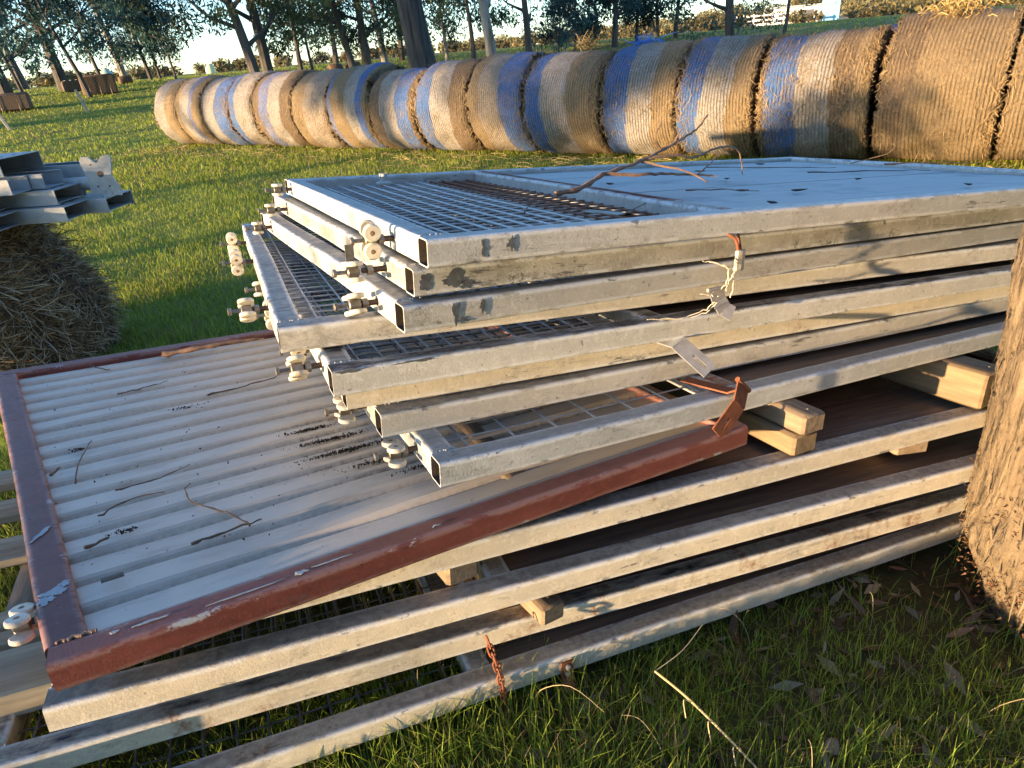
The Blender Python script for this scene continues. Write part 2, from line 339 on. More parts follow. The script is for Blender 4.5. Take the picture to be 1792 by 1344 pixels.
# ---------------------------------------------------------------- far hills and woodland
def leafcards(C, rad, n, size, col, colv=.35, asp=.32, droop=.6, flat=1.):
    """n leaf-sized quads scattered in ellipsoids (C: centres, rad: (k,3))"""
    C = np.asarray(C, float); rad = np.asarray(rad, float); k = len(C); w = (rad.prod(1)) ** .66; w = w / w.sum()
    idx = RNG.choice(k, n, p=w); d = RNG.normal(size=(n, 3)); d /= np.linalg.norm(d, axis=1)[:, None]; r = RNG.random(n) ** .45
    P = C[idx] + d * r[:, None] * rad[idx]
    a = RNG.normal(size=(n, 3)); a[:, 2] -= droop; a /= np.linalg.norm(a, axis=1)[:, None]
    b = np.cross(a, RNG.normal(size=(n, 3))); b /= np.linalg.norm(b, axis=1)[:, None]
    s = size * RNG.uniform(.6, 1.4, n)[:, None]; a = a * s * .5; b = b * s * .5 * asp
    V = np.stack([P - a, P + b, P + a, P - b], 1).reshape(-1, 3); F = np.arange(4 * n).reshape(n, 4)
    cl = RNG.uniform(1 - colv, 1 + colv, (k, 1))[idx] * RNG.uniform(.8, 1.25, (n, 1))
    c = np.array(col)[None] * cl + RNG.normal(0, .012, (n, 1)) * np.array([1, .6, 0]); c = np.clip(c, .005, 1)
    return V, F, np.repeat(c, 4, 0)
def hills():
    n = 90; V = []; F = []
    az = np.linspace(R(-25), R(75), n)        # angle from +y towards +x
    for j, (rad, k) in enumerate(((190, 0), (260, .7), (380, 1), (520, 1.02))):
        for a in az:
            h = 1.2 + k * (sstep(a, R(28), R(68)) * 8 + 1.0 * math.sin(a * 9) * sstep(a, R(15), R(40)))
            V.append((rad * math.sin(a), rad * math.cos(a), h))
    for j in range(3):
        for i in range(n - 1): F.append((j * n + i, j * n + i + 1, (j + 1) * n + i + 1, (j + 1) * n + i))
    m = simple('dry_hill_grass', (.34, .27, .14), (.20, .20, .09), .05, .9, 0, .1)
    tag(big('hills', V, F, m, smooth=True), kind='structure')
    C = []; Rr = []
    for _ in range(620):
        a = R(RNG.uniform(-14, 68)); k = float(sstep(a, R(20), R(64))); d = RNG.uniform(95, 260)
        if a < R(22) and RNG.random() < .62: continue
        hill = (d - 190) / 70 * .7 * 8 * k if d > 190 else 0
        h = RNG.uniform(1.6, 3.6) * (.7 + .2 * k) * d / 150; C.append((d * math.sin(a), d * math.cos(a), 1.2 + max(hill, 0) + h * .45)); Rr.append((h * .8, h * .8, h * .55))
    V, F, c = leafcards(C, Rr, 110000, .62, (.125, .105, .045), .65, .5)
    tag(big('distant_woodland', V, F, LEAFM, col=c), kind='stuff')
hills()

# ---------------------------------------------------------------- gum trees
def bez_trunk(p, h, lean, wig, r0, r1, k=9):
    pts = []; ph = RNG.random(2) * 6.28
    for i in range(k + 1):
        t = i / k; pts.append((lean[0] * t * h + wig * math.sin(ph[0] + 4 * t) * t, lean[1] * t * h + wig * math.sin(ph[1] + 3 * t) * t, h * t - .15 * (i == 0)))
    rad = [(r0 * (1 + .18 * math.exp(-t * 14)) * (1 - t) + r1 * t) for t in np.linspace(0, 1, k + 1)]
    return pts, rad
def gum(x, y, h, r0, label, lean=(0, 0), wig=.3, n_leaf=9000, crown=(.19, 1.0), spread=2.6, bark=None, leaf=(.040, .068, .052), forks=8, clump=.75, leafsize=.2, group=None, name='gum_tree', z=None, shrubby=0):
    z0 = float(gz(x, y)) if z is None else z; r0 *= .78
    root = empty(name, Matrix.Translation((x, y, z0)), label=label, cat='tree', group=group)
    tb = MB(); pts, rad = bez_trunk(None, h * .8, lean, wig, r0, r0 * .22); pipe(tb, pts, rad, 9)
    pa = [np.array(q) for q in pts]; C = []; Rr = []
    for i in range(forks):
        t = crown[0] + (crown[1] - crown[0]) * (i + .4 * RNG.random()) / forks * .8; f = t * 9 / 1.0; j = min(int(f), 8); base = pa[j] + (pa[j + 1] - pa[j]) * (f - j)
        a = i * 2.4 + RNG.random(); L = spread * RNG.uniform(.6, 1.05) * (1 - .35 * abs(t - .5)); dirv = np.array((math.cos(a), math.sin(a), RNG.uniform(.35, 1.0)))
        br = [base + dirv * L * s * np.array((1, 1, .6 + .5 * s)) + RNG.normal(0, .05 * L, 3) * s for s in (0, .3, .6, 1)]
        rr = r0 * (1 - t) * .5 + .02; pipe(tb, br, [rr, rr * .7, rr * .45, rr * .15], 6)
        for q, s in ((br[3], 1.), (br[2], .75)):
            C.append(q + RNG.normal(0, .15, 3)); k = clump * RNG.uniform(.7, 1.25) * s; Rr.append((k, k, k * .8))
        for _ in range(3):
            tip = br[2] + RNG.normal(0, .42, 3) * np.array((spread * .45, spread * .45, .9)) + (0, 0, .2); pipe(tb, [br[2], (br[2] + tip) / 2 + (0, 0, .1), tip], [rr * .3, rr * .2, .008], 4, cap=False)
            C.append(tip); k = clump * RNG.uniform(.5, 1.); Rr.append((k, k, k * .75))
    for _ in range(forks): 
        s = RNG.uniform(.55, 1.05); C.append(pa[-1] * s + RNG.normal(0, spread * .3, 3) * (1, 1, .5)); k = clump * RNG.uniform(.6, 1.1); Rr.append((k, k, k * .9))
    tb.build('trunk', bark or BARKD, root)
    C = np.array(C); C[:, 2] -= .9 * (z is None) * (h > 5); keep = C[:, 2] > h * crown[0] * .62; C = C[keep]; Rr = np.array(Rr)[keep]
    V, F, c = leafcards(C, Rr, int(n_leaf * (.48 if z is None else 1)), leafsize * (1.15 if z is None else 1), leaf, .6, .30, .9)
    big('crown', V, F, LEAFM, root, col=c); return root
DG = (.036, .068, .050); BG = (.034, .074, .070); OG = (.062, .082, .034)
TREES = [
 # x, y, h, r0, label, lean, opts
 (-5.51, 39.62, 12, .33, 'thick grey gum trunk cut by the left edge of the photo', (-.12, 0), dict(leaf=BG, n_leaf=12000, spread=3.2)),
 (-6.6, 54.6, 12, .32, 'dark forked gum tree standing far back beyond the leftmost trunk', (-.10, 0), dict(leaf=DG, spread=3.4)),
 (-3.42, 41.86, 12.5, .34, 'leaning grey gum with a thick bare trunk beside the hay block', (-.10, 0), dict(leaf=BG, n_leaf=13000, spread=3.4, crown=(0.22, 1))),
 (-4.16, 33.74, 7.5, .09, 'slender dark sapling in front of the leftmost hay block', (-.16, 0), dict(leaf=BG, n_leaf=5000, spread=1.6, crown=(0.26, 1), clump=.6)),
 (-2.11, 35.94, 9, .12, 'slender leaning gum rising right behind the block of hay with two stems', (-.15, 0), dict(leaf=BG, n_leaf=9000, spread=2.4, crown=(0.25, 1), wig=.5)),
 (-1.5, 37.95, 9.5, .11, 'thin dark gum stem just right of the leaning pair above the hay block', (-.17, 0), dict(leaf=BG, n_leaf=9000, spread=2.3, crown=(0.24, 1))),
 (-.83, 49.99, 14, .26, 'pale sunlit gum with a forked cream trunk and sparse crown', (-.10, 0), dict(leaf=(.10, .095, .05), n_leaf=3500, bark=BARKP, spread=2.8, crown=(0.28, 1), clump=.8)),
 (.51, 46, 8.2, .13, 'round dense blue green gum with two dark stems left of the bale row', (-.08, 0), dict(leaf=BG, n_leaf=14000, spread=2.3, crown=(0.21, .9), clump=.95)),
 (1.0, 47, 7.6, .10, 'second stem of blue green gum leaning over the end bale', (-.10, 0), dict(leaf=BG, n_leaf=9000, spread=1.9, crown=(0.22, .9), clump=.85)),
 (1.7, 43.97, 7.0, .08, 'thin bent sapling above the leftmost round bale', (-.17, 0), dict(leaf=BG, n_leaf=5000, spread=1.4, crown=(0.25, 1), wig=.5, clump=.6)),
 (3.53, 25.76, 9.5, .24, 'big twin trunked dark gum, its left trunk, behind the blue banded bales', (-.16, 0), dict(leaf=OG, n_leaf=17000, spread=3.0, crown=(0.21, 1), leafsize=.15)),
 (3.95, 26.4, 10, .26, 'big twin trunked dark gum, its right trunk, behind the blue banded bales', (-.06, 0), dict(leaf=OG, n_leaf=17000, spread=3.0, crown=(0.22, 1), leafsize=.15)),
 (6.36, 33.4, 8.5, .14, 'small forked gum standing between the round hay bales in the paddock', (-.03, 0), dict(leaf=DG, n_leaf=8000, spread=2.2, crown=(0.22, 1), leafsize=.17)),
 (7.66, 37.22, 8.5, .09, 'thin straight sapling right of the small forked gum', (-.05, 0), dict(leaf=OG, n_leaf=5500, spread=1.7, crown=(0.22, 1))),
 (7.63, 29.01, 9, .19, 'dark multi stemmed gum leaning left behind the middle bales', (-.20, 0), dict(leaf=OG, n_leaf=12000, spread=2.5, crown=(0.20, 1), leafsize=.15)),
 (8.1, 28.9, 9.5, .24, 'dark upright stem of the multi stemmed clump behind the middle bales', (-.04, 0), dict(leaf=OG, n_leaf=13000, spread=2.5, crown=(0.20, 1), leafsize=.15)),
 (11.7, 38.25, 10, .22, 'pale trunked gum left of the massive stringy trunk', (-.05, 0), dict(leaf=OG, n_leaf=10000, bark=BARKP, spread=2.4)),
 (13.2, 39.92, 9, .2, 'dark gum half hidden behind the massive stringy trunk', (-.02, 0), dict(leaf=DG, n_leaf=9000, spread=2.4)),
 (14.05, 35.31, 7.5, .12, 'small pale gum with one long side branch right of the massive trunk', (-.02, 0), dict(leaf=DG, n_leaf=7000, bark=BARKP, spread=2.0, crown=(0.19, .9))),
 (14.06, 32.05, 8, .15, 'dark crooked gum left of the smooth grey trunk', (0, 0), dict(leaf=DG, n_leaf=5500, spread=2.2, crown=(0.28, 1))),
 (10.2, 21.72, 9, .25, 'smooth pale grey gum trunk with a rising fork in the middle of the trees', (-.04, 0), dict(leaf=OG, n_leaf=3500, bark=BARKP, spread=1.6, crown=(0.32, 1), leafsize=.14, clump=.6)),
 (14.52, 27.39, 9, .20, 'lone dark gum trunk standing against open sky', (0, 0), dict(leaf=DG, n_leaf=7500, spread=2.0, crown=(0.21, 1), leafsize=.15)),
 (16.61, 28.51, 4.6, .05, 'young narrow blue green gum right of the lone dark trunk', (0, 0), dict(leaf=BG, n_leaf=6500, spread=.8, crown=(0.14, 1), leafsize=.14, clump=.5)),
 (19.79, 32.44, 6.5, .08, 'slim bushy gum above the straw topped bale', (.02, 0), dict(leaf=BG, n_leaf=9000, spread=1.5, crown=(0.15, 1), clump=.7)),
 (22.55, 35.43, 7.5, .12, 'dense dark gum behind the blue netted bale top', (.02, 0), dict(leaf=DG, n_leaf=12000, spread=2.2, crown=(0.15, 1))),
 (21.46, 31.36, 8, .19, 'dark gum with a pale low side branch right of the dense one', (0, 0), dict(leaf=BG, n_leaf=12000, spread=2.1, crown=(0.19, 1))),
 (23.8, 32.73, 7.5, .12, 'bushy gum in the middle of the right hand group', (.03, 0), dict(leaf=DG, n_leaf=10000, spread=2.0, crown=(0.15, 1))),
 (27.41, 35.69, 8, .14, 'gum with twin thin stems left of the stout right hand gum', (.03, 0), dict(leaf=DG, n_leaf=9000, spread=2.2, crown=(0.15, 1))),
 (26.34, 32.71, 7.5, .15, 'reddish stemmed gum nearest the stout right hand gum', (.02, 0), dict(leaf=DG, n_leaf=9000, spread=2.0, crown=(0.19, 1))),
 (19.01, 20.55, 7.5, .24, 'stout dark gum with a heavy low crown left of the white shed', (0, 0), dict(leaf=DG, n_leaf=10000, spread=1.8, crown=(0.15, 1), leafsize=.13, clump=.65)),
 (23.86, 22.8, 6.0, .10, 'thin bare forked gum beside the white shed', (.05, 0), dict(leaf=OG, n_leaf=1800, spread=1.6, crown=(0.31, 1), leafsize=.13, clump=.45)),
 (10.66, 44.75, 10, .2, 'distant gum seen between the multi stemmed clump and pale trunk', (0, 0), dict(leaf=BG, n_leaf=8000, spread=3)),
]
for x, y, h, r0, lab, lean, kw in TREES: gum(x, y, h, r0, lab, lean, **kw)
# massive stringy trunk
def stringy():
    root = empty('gum_tree', Matrix.Translation((6.95, 18.9, float(gz(6.95, 18.9)))), label='massive stringy barked gum trunk standing right behind the bales', cat='tree')
    mb = MB(); n = 40; k = 40; V = []; F = []
    for i in range(k + 1):
        t = i / k; z = -.2 + 9 * t; r = .33 * (1 - .35 * t) + .12 * math.exp(-z * .9); cx = -.11 * z - .02 * z * t
        for j in range(n):
            a = 2 * math.pi * j / n; rr = r * (1 + .06 * math.sin(a * 7 + z * .6) + .035 * math.sin(a * 17 - z * 1.1)); V.append((cx + rr * math.cos(a), rr * math.sin(a), z))
    for i in range(k):
        for j in range(n): F.append((i * n + j, i * n + (j + 1) % n, (i + 1) * n + (j + 1) % n, (i + 1) * n + j))
    mb.add(V, F); 
    for s in (-1, 1): pipe(mb, [(-.11 * 6.5, 0, 6.3), (-.75 + s * 1.1, .3 * s, 7.6), (-.8 + s * 2.4, .6 * s, 9.2)], [.2, .14, .05], 8)
    mb.build('trunk', bark_mat('massive_bark', (.075, .064, .055), (.04, .033, .028), (.02, .016, .013), .1, 9, .05), root)
    C = RNG.normal(0, 1, (24, 3)) * (2.2, 2.2, .9) + (-.9, 0, 8.2); V, F, c = leafcards(C, np.full((24, 3), .8), 9000, .15, OG, .4); big('crown', V, F, LEAFM, root, col=c)
stringy()
# trees standing off to the left and behind, whose shade falls across the bales and the grass
SH = [(-27, 7.2, 10, 3.7), (-30, 11.8, 11, 3.9), (-24, -9.8, 11, 3.6), (-28, 3.4, 10, 3.8), (-29, 16.2, 10, 3.7), (-22, 20, 10, 3.3), (-36, 24, 12, 4.0), (-26, -14, 11, 4.0)]
SHL = ['gum out to the left of the stack', 'gum left of the near bales', 'gum behind the left shoulder of the camera', 'far left gum in line with the stack', 'gum left of the middle bales', 'gum left of the far bales', 'gum beyond the far left bales', 'gum behind the camera to the left']
for (x, y, h, cb), lab in zip(SH, SHL): gum(x, y, h, .25, 'tall spreading ' + lab, (0, 0), n_leaf=7500, spread=3.4, crown=(cb / h, 1), clump=.85, leafsize=.3, z=0)

# ---------------------------------------------------------------- far paddock things
def hay_block(x, y, sx, sy, sz, rz, lab, grp=None):
    root = empty('hay_block', Matrix.Translation((x, y, float(gz(x, y)) - .03)) @ Matrix.Rotation(rz, 4, 'Z'), label=lab, cat='hay bale', group=grp)
    mb = MB(); box(mb, (0, 0, sz / 2), (sx, sy, sz), bev=.07); mb.build('packed_hay', HAYOLD, root)
    m2 = MB()
    for k in range(3): 
        xx = sx * (-.3 + .3 * k); pipe(m2, [(xx, -sy / 2 - .01, 0), (xx, -sy / 2 - .01, sz + .01), (xx, sy / 2, sz + .01)], .005, 4)
    m2.build('baling_twine', TWINE, root)
HAYOLD = simple('old_brown_hay', (.17, .11, .065), (.09, .055, .035), 30, .9, 0, .02, sc=(1, 1, 3), detail=8)
hay_block(-1.75, 37.2, 1.35, .9, .82, .1, 'square brown hay block behind the short white post')
hay_block(-4.9, 32.9, 1.9, .9, .62, .05, 'long low hay block at the left edge of the paddock')
hay_block(-3.0, 40.5, .8, .7, .5, .2, 'small hay block beside the foot of the leaning grey gum')
def old_round(x, y, r, w, rz, lab):
    root = empty('old_round_bale', Matrix.Translation((x, y, float(gz(x, y)) + r * .9)) @ Matrix.Rotation(rz, 4, 'Z'), label=lab, cat='hay bale')
    mb = MB(); lathe(mb, (-w / 2, 0, 0), (1, 0, 0), [(0, r * .1), (.0, r * .8), (.06, r), (w / 2, r * 1.03), (w - .06, r), (w, r * .8), (w, r * .1)], 20); mb.build('rolled_hay', HAYOLD, root)
    V, F, c = leafcards([(0, 0, 0)], [(w * .5, r, r)], 1500, .18, (.14, .10, .05), .3, .08); big('loose_hay', V, F, STRAWM, root, col=c)
old_round(-.75, 43.5, .20, .62, .3, 'low dark round bale in front of the pale green tank')
old_round(-2.05, 44.8, .16, .5, .2, 'small dark round bale left of the tank')
old_round(5.5, 33.6, .26, .72, .2, 'dark old bale on the rise left of the small forked gum')
old_round(8.3, 35.2, .24, .65, .2, 'dark old bale on the rise right of the small forked gum')
old_round(9.25, 35.6, .24, .7, .2, 'dark old bale on the rise nearest the multi stemmed clump')
def post(x, y, h, lab, lean):
    root = empty('fence_post', Matrix.Translation((x, y, float(gz(x, y)))) @ Matrix.Rotation(lean, 4, 'Y'), label=lab, cat='fence post')
    mb = MB(); box(mb, (0, 0, h / 2 - .1), (.09, .09, h + .2), bev=.012); mb.build('stake', simple('split_post_wood', (.42, .38, .30), (.27, .23, .17), 20, .8, 0, .004, sc=(4, 4, .5)), root)
    m2 = MB(); 
    for z in (.3, .6): pipe(m2, [(-.06, -.052, z), (.06, -.052, z)], .006, 4)
    m2.build('staple_wire', WIRE, root)
post(-1.99, 29.9, .78, 'short leaning white post left of the bale row', -.22); post(-4.0, 26.7, .62, 'short post at the very left edge of the grass', -.3)
def tank(x, y, r, h, lab, col):
    root = empty('water_tank', Matrix.Translation((x, y, 1.1)), label=lab, cat='water tank')
    mb = MB(); lathe(mb, (0, 0, 0), (0, 0, 1), [(0, r)] + [(h * (i + .5 * k) / 12, r * (1 + .012 * k)) for i in range(12) for k in (0, 1)] + [(h, r)], 32); mb.build('tank_wall', simple('tank_plastic_' + lab[:4].strip(), col, tuple(v * .85 for v in col), 5, .5), root)
    mb = MB(); lathe(mb, (0, 0, h), (0, 0, 1), [(0, r * 1.02), (.12, r * .9), (.35, .2), (.42, .18)], 32); mb.build('tank_roof', simple('tank_roof_' + lab[:4].strip(), col, tuple(v * .8 for v in col), 5, .5), root)
tank(-2.45, 69.95, .46, .85, 'pale green water tank behind the far left trees', (.33, .42, .34)); tank(6.35, 79.7, .44, .65, 'cream water tank seen above the far end of the bale row', (.62, .60, .34))
def shed():
    root = empty('farm_shed', Matrix.Translation((95.6, 88.0, .9)) @ Matrix.Rotation(R(-42), 4, 'Z'), label='small white and blue shed on the skyline above the bales', cat='shed')
    W_ = simple('shed_white', (.62, .62, .60), (.55, .55, .53), 2, .7); B_ = simple('shed_blue', (.20, .42, .55), (.17, .37, .5), 2, .6); D_ = simple('shed_opening', (.10, .10, .10), (.06, .06, .06), 2, .5)
    mb = MB(); box(mb, (0, 0, 1.3), (8.5, 4, 2.6)); mb.build('wall', W_, root)
    mb = MB(); box(mb, (0, 0, 2.75), (9.0, 4.6, .18)); mb.build('roof', simple('shed_roof', (.42, .45, .46), (.36, .38, .4), 2, .4, .4), root)
    mb = MB(); box(mb, (4.0, -2.06, 2.0), (2.6, .1, 3.6)); mb.build('end_panel', B_, root)
    for x in (-2.5, .6): 
        mb = MB(); box(mb, (x, -2.04, 1.3), (2.0, .08, 1.7)); mb.build('window', D_, root)
    root = empty('stock_yard_rail', Matrix.Translation((84.5, 85.0, .8)) @ Matrix.Rotation(R(-42), 4, 'Z'), label='low white rail yard left of the small shed', cat='fence')
    for k in range(7):
        mb = MB(); box(mb, (-4 + k * 1.4, 0, 1.1), (.16, .12, 2.2)); mb.build('post', W_, root)
    for k in range(3): 
        mb = MB(); box(mb, (.2, -.1, .7 + .6 * k), (8.8, .06, .28)); mb.build('rail', W_, root)
shed()

# ---------------------------------------------------------------- round bales
def bale_mat():
    m, t, b = new_mat('net_wrapped_straw'); o = coord(t); v = rnd_shift(t, o); c = attr(t, 'tint', 'Color')
    s = nd(t, 'ShaderNodeSeparateXYZ'); t.links.new(o, s.inputs[0]); wob = noise(t, o, 2.2, 3, .6); wob2 = noise(t, v, 22, 4, .7)
    x = mathn(t, 'ADD', s.outputs[0], mathn(t, 'ADD', mathn(t, 'MULTIPLY', wob, .035), mathn(t, 'MULTIPLY', wob2, .012)))
    ln = mathn(t, 'SINE', mathn(t, 'MULTIPLY', x, 2 * math.pi / .036)); ln = ramp(t, ln, -.9, .2); ln = mix(t, ramp(t, noise(t, v, 2.6, 4, .65), .42, .62, 0, .85), ln, (.8, .8, .8))
    st = noise(t, v, 26, 8, .75, sc=(.6, 1.6, 1.6), dist=1.2); st2 = noise(t, v, 70, 4, .7, sc=(2.5, .6, .6), dist=1.5)
    straw = mix(t, ramp(t, st, .35, .65), (.24, .165, .09), (.50, .385, .22))
    f = ramp(t, mathn(t, 'ADD', mathn(t, 'MULTIPLY', noise(t, v, 48, 5, .8), 1.1), mathn(t, 'MULTIPLY', noise(t, v, 3, 5, .7), .6)), .79, 1.02, .12, .78)
    c = mix(t, f, c, straw); dk = ramp(t, mathn(t, 'ADD', mathn(t, 'MULTIPLY', st2, .6), mathn(t, 'MULTIPLY', noise(t, v, 120, 3, .8), .4)), .43, .54, .12, 1.); g = mathn(t, 'MULTIPLY', mathn(t, 'ADD', mathn(t, 'MULTIPLY', ln, .72), .28), dk)
    c = mix(t, g, mix(t, .78, c, (.035, .022, .012)), c)
    t.links.new(c, b.inputs['Base Color']); b.inputs['Roughness'].default_value = .8; b.inputs['Specular IOR Level'].default_value = .25
    bump(t, b, mathn(t, 'ADD', mathn(t, 'MULTIPLY', ln, .8), mathn(t, 'ADD', st, st2)), .022, .9); return m
BALEM = bale_mat()
BC = dict(b=(.045, .22, .62), l=(.20, .30, .60), w=(.50, .49, .47), p=(.48, .42, .35), s=(.38, .28, .16), d=(.21, .15, .10))
DIRB = np.array((-.45466, .89067)); NB = np.array((-.89067, -.45466)); MID = np.array((4.604, 10.223)); RB = .67
EDG = [8.77, 7.86, 6.91, 5.93, 5.13, 3.93, 2.97, 1.93, .9, -.15, -1.15, -2.37, -3.4, -4.32, -5.55, -6.64, -7.8]
RB_T = .67
def bale(cx, cy, w, rad, bands, label, name='round_bale', shag=900, zoff=0, group='net wrapped round bales standing in a row', cat='round bale'):
    z = float(gz(cx, cy)); rot = math.atan2(-DIRB[1], -DIRB[0])
    root = empty(name, Matrix.Translation((cx, cy, z + rad * .985 + zoff)) @ Matrix.Rotation(rot, 4, 'Z') @ Matrix.Rotation(RNG.uniform(-.015, .015), 4, 'Y'), label=label, cat=cat, group=group)
    nx, nc = 44, 110; V = []; C = []; ph = RNG.random(6) * 6.28
    xs = np.concatenate([[-w / 2 + .02, -w / 2 + .01, -w / 2], np.linspace(-w / 2 + .015, w / 2 - .015, nx), [w / 2, w / 2 - .01, w / 2 - .02]])
    rs = [.05, .6 * rad, rad * .93] + [0] * nx + [rad * .93, .6 * rad, .05]
    A = np.linspace(0, 2 * np.pi, nc, endpoint=False)
    for i, x in enumerate(xs):
        e = min(x + w / 2, w / 2 - x)
        for j, a in enumerate(A):
            if rs[i]: r = rs[i] * (1 + .05 * math.sin(a * 5 + ph[0]) + .03 * RNG.normal()); 
            else:
                r = rad * (1 - .075 * math.exp(-e / .035)) + .011 * math.sin(3 * a + ph[0] + x * 3) + .007 * math.sin(9 * a + ph[1] + x * 7) + .006 * math.sin(x * 13 + ph[2]) + RNG.normal() * .0025
            zz = r * math.sin(a); 
            if zz < -rad * .93: zz = -rad * .93 + (zz + rad * .93) * .3
            V.append((x + (.025 * math.sin(2 * a + ph[3]) if rs[i] == 0 else .05 * RNG.normal() * .4), r * math.cos(a), zz))
            u = (x + w / 2) / w + .018 * math.sin(a * 2 + ph[4]) + .008 * math.sin(a * 7 + ph[5]); col = BC['d'] if rs[i] else next((BC[k] for f, k in bands if u < f), BC[bands[-1][1]]); C.append(col)
    n = len(xs); i = (np.arange(n - 1)[:, None] * nc + np.arange(nc)[None]).ravel(); j = (np.arange(n - 1)[:, None] * nc + (np.arange(nc)[None] + 1) % nc).ravel()
    F = np.stack([i, i + nc, j + nc, j], 1); big('netted_body', V, F, BALEM, root, col=np.array(C), smooth=True)
    # loose straw poking through the net, thickest at the rims
    m = shag; a = RNG.uniform(0, 2 * np.pi, m); rim = RNG.random(m) < .68; x = np.where(rim, np.where(RNG.random(m) < .35, -1, 1) * (w / 2 - np.abs(RNG.normal(0, .05, m))), RNG.uniform(-w / 2, w / 2, m)); r = rad * np.where(rim, RNG.uniform(.90, 1.01, m), 1.004)
    P = np.stack([x, r * np.cos(a), r * np.sin(a)], 1); T = np.stack([RNG.normal(0, .8, m), -np.sin(a) * RNG.choice([-1, 1], m), np.cos(a) * RNG.choice([-1, 1], m)], 1) + RNG.normal(0, .35, (m, 3)); T /= np.linalg.norm(T, axis=1)[:, None]
    Nn = np.stack([np.zeros(m), np.cos(a), np.sin(a)], 1); L = RNG.uniform(.03, .11, m)[:, None]; S = np.cross(T, Nn); S /= np.linalg.norm(S, axis=1)[:, None] + 1e-6; S *= .0020
    P0 = P - T * L * .5 + Nn * .004; P1 = P + Nn * .012; P2 = P + T * L * .5 + Nn * RNG.uniform(-.005, .028, m)[:, None]
    V = np.stack([P0 - S, P0 + S, P1 + S, P1 - S, P2 + S, P2 - S], 1).reshape(-1, 3); b0 = np.arange(m)[:, None] * 6; F = np.concatenate([b0 + [0, 1, 2, 3], b0 + [3, 2, 4, 5]])
    cc = np.array((.34, .235, .115)) * RNG.uniform(.25, 1.2, (m, 1)); big('loose_straw', V, F, STRAWM, root, col=np.repeat(cc, 6, 0)); return root
BANDS = ['w.55 s1', 's.25 w.6 l.75 s1', 'd.15 w.55 b.97', 'b.35 w.97', 'd.2 l.42 w.75 d1', 's.35 p.97', 'l.15 s.5 w.78 b.93 s1', 'd.25 w.62 b.9 d1', 'b.3 w.68 d1', 's.25 p.62 b.97', 'b.25 w.6 s.9 d1', 'b.34 w.68 s1', 'b.32 w.70 s1', 'b.34 w.66 d.86 s1', 'd.28 s1', 's.5 p1']
BL = ['leftmost round bale at the far end of the row', 'second round bale from the far end, pale with one faint blue stripe', 'third round bale from the far end, wide blue band at its right rim', 'fourth round bale from the far end, blue band on its left rim',
 'fifth round bale from the far end, lavender stripe and dark right side', 'sixth round bale from the far end, straw brown and whitish without blue', 'seventh round bale from the far end, narrow blue stripe before its right rim', 'dark eighth round bale with torn blue netting near its right rim',
 'grey netted ninth round bale with a blue left band beside the dark one', 'tenth round bale, straw coloured with a solid blue right band', 'golden eleventh round bale with a blue left rim and a tuft of straw on top', 'twelfth round bale, large, blue upper left corner and torn netting on top',
 'thirteenth round bale, blue left band and pale ribbed middle', 'fourteenth round bale, deep blue left band and ragged straw right side', 'huge straw coloured bale without blue band, second from right edge', 'straw coloured bale cut by the right edge of the photo']
BALES = []
for k in range(16):
    t0, t1 = EDG[k], EDG[k + 1]; w = (t0 - t1) * (.955 if k != 13 else .90); c = MID + DIRB * (t0 + t1) / 2
    rr = RB * (1.0 if k != 7 else .93) * (1 + .015 * math.sin(k * 2.3)) * (1.06 if k >= 14 else 1); c = c - NB * (rr - RB) * .9
    bd = [(float(q[1:]), q[0]) for q in BANDS[k].split()]
    BALES.append(bale(c[0], c[1], w, rr, bd, BL[k], shag=(9000 if k == 13 else 3000 if k > 9 else 1400)))
# a second row just behind the near end
for k, (t, bd) in enumerate(((-5.75, 'b.5 l.8 s1'), (-7.0, 'b.3 w.6 s1'))):
    c = MID + DIRB * t - NB * 1.75; bale(c[0], c[1], 1.2, .67, [(float(q[1:]), q[0]) for q in bd.split()], ['blue netted bale top showing behind the fourteenth and fifteenth bales', 'bale of the back row behind the rightmost straw bale'][k], group='bales of the back row', shag=700)
def tuft(P, n, L, lab, spread, name='straw_tuft', col=(.45, .31, .12)):
    a = RNG.uniform(0, 6.28, n); e = RNG.uniform(-.1, 1.3, n); T = np.stack([np.cos(a) * np.cos(e), np.sin(a) * np.cos(e), np.sin(e)], 1); B = RNG.normal(0, spread, (n, 3)) * (1, 1, .35)
    LL = RNG.uniform(.4, 1.2, n)[:, None] * L; S = np.cross(T, RNG.normal(size=(n, 3))); S = S / np.linalg.norm(S, axis=1)[:, None] * .0035; M_ = B + T * LL * .5 + (0, 0, L * .1); E_ = B + T * LL + RNG.normal(0, .02, (n, 3)) - (0, 0, L * .1)
    V = np.stack([B - S, B + S, M_ + S, M_ - S, E_ + S, E_ - S], 1).reshape(-1, 3); b0 = np.arange(n)[:, None] * 6; F = np.concatenate([b0 + [0, 1, 2, 3], b0 + [3, 2, 4, 5]])
    o = big(name, V, F, STRAWM, col=np.repeat(np.array(col) * RNG.uniform(.4, 1.2, (n, 1)), 6, 0)); o.location = P; return tag(o, lab, 'straw', kind='stuff')
def on_row(t, z, off=0): c = MID + DIRB * t + NB * off; return (c[0], c[1], z)
tuft(on_row(-1.9, 1.36, .1), 160, .16, 'golden straw tuft sticking up from the top of the eleventh bale', .06)
tuft(on_row(-6.1, 1.43, .15), 420, .095, 'messy straw heap on top of the huge straw coloured bale', .12)
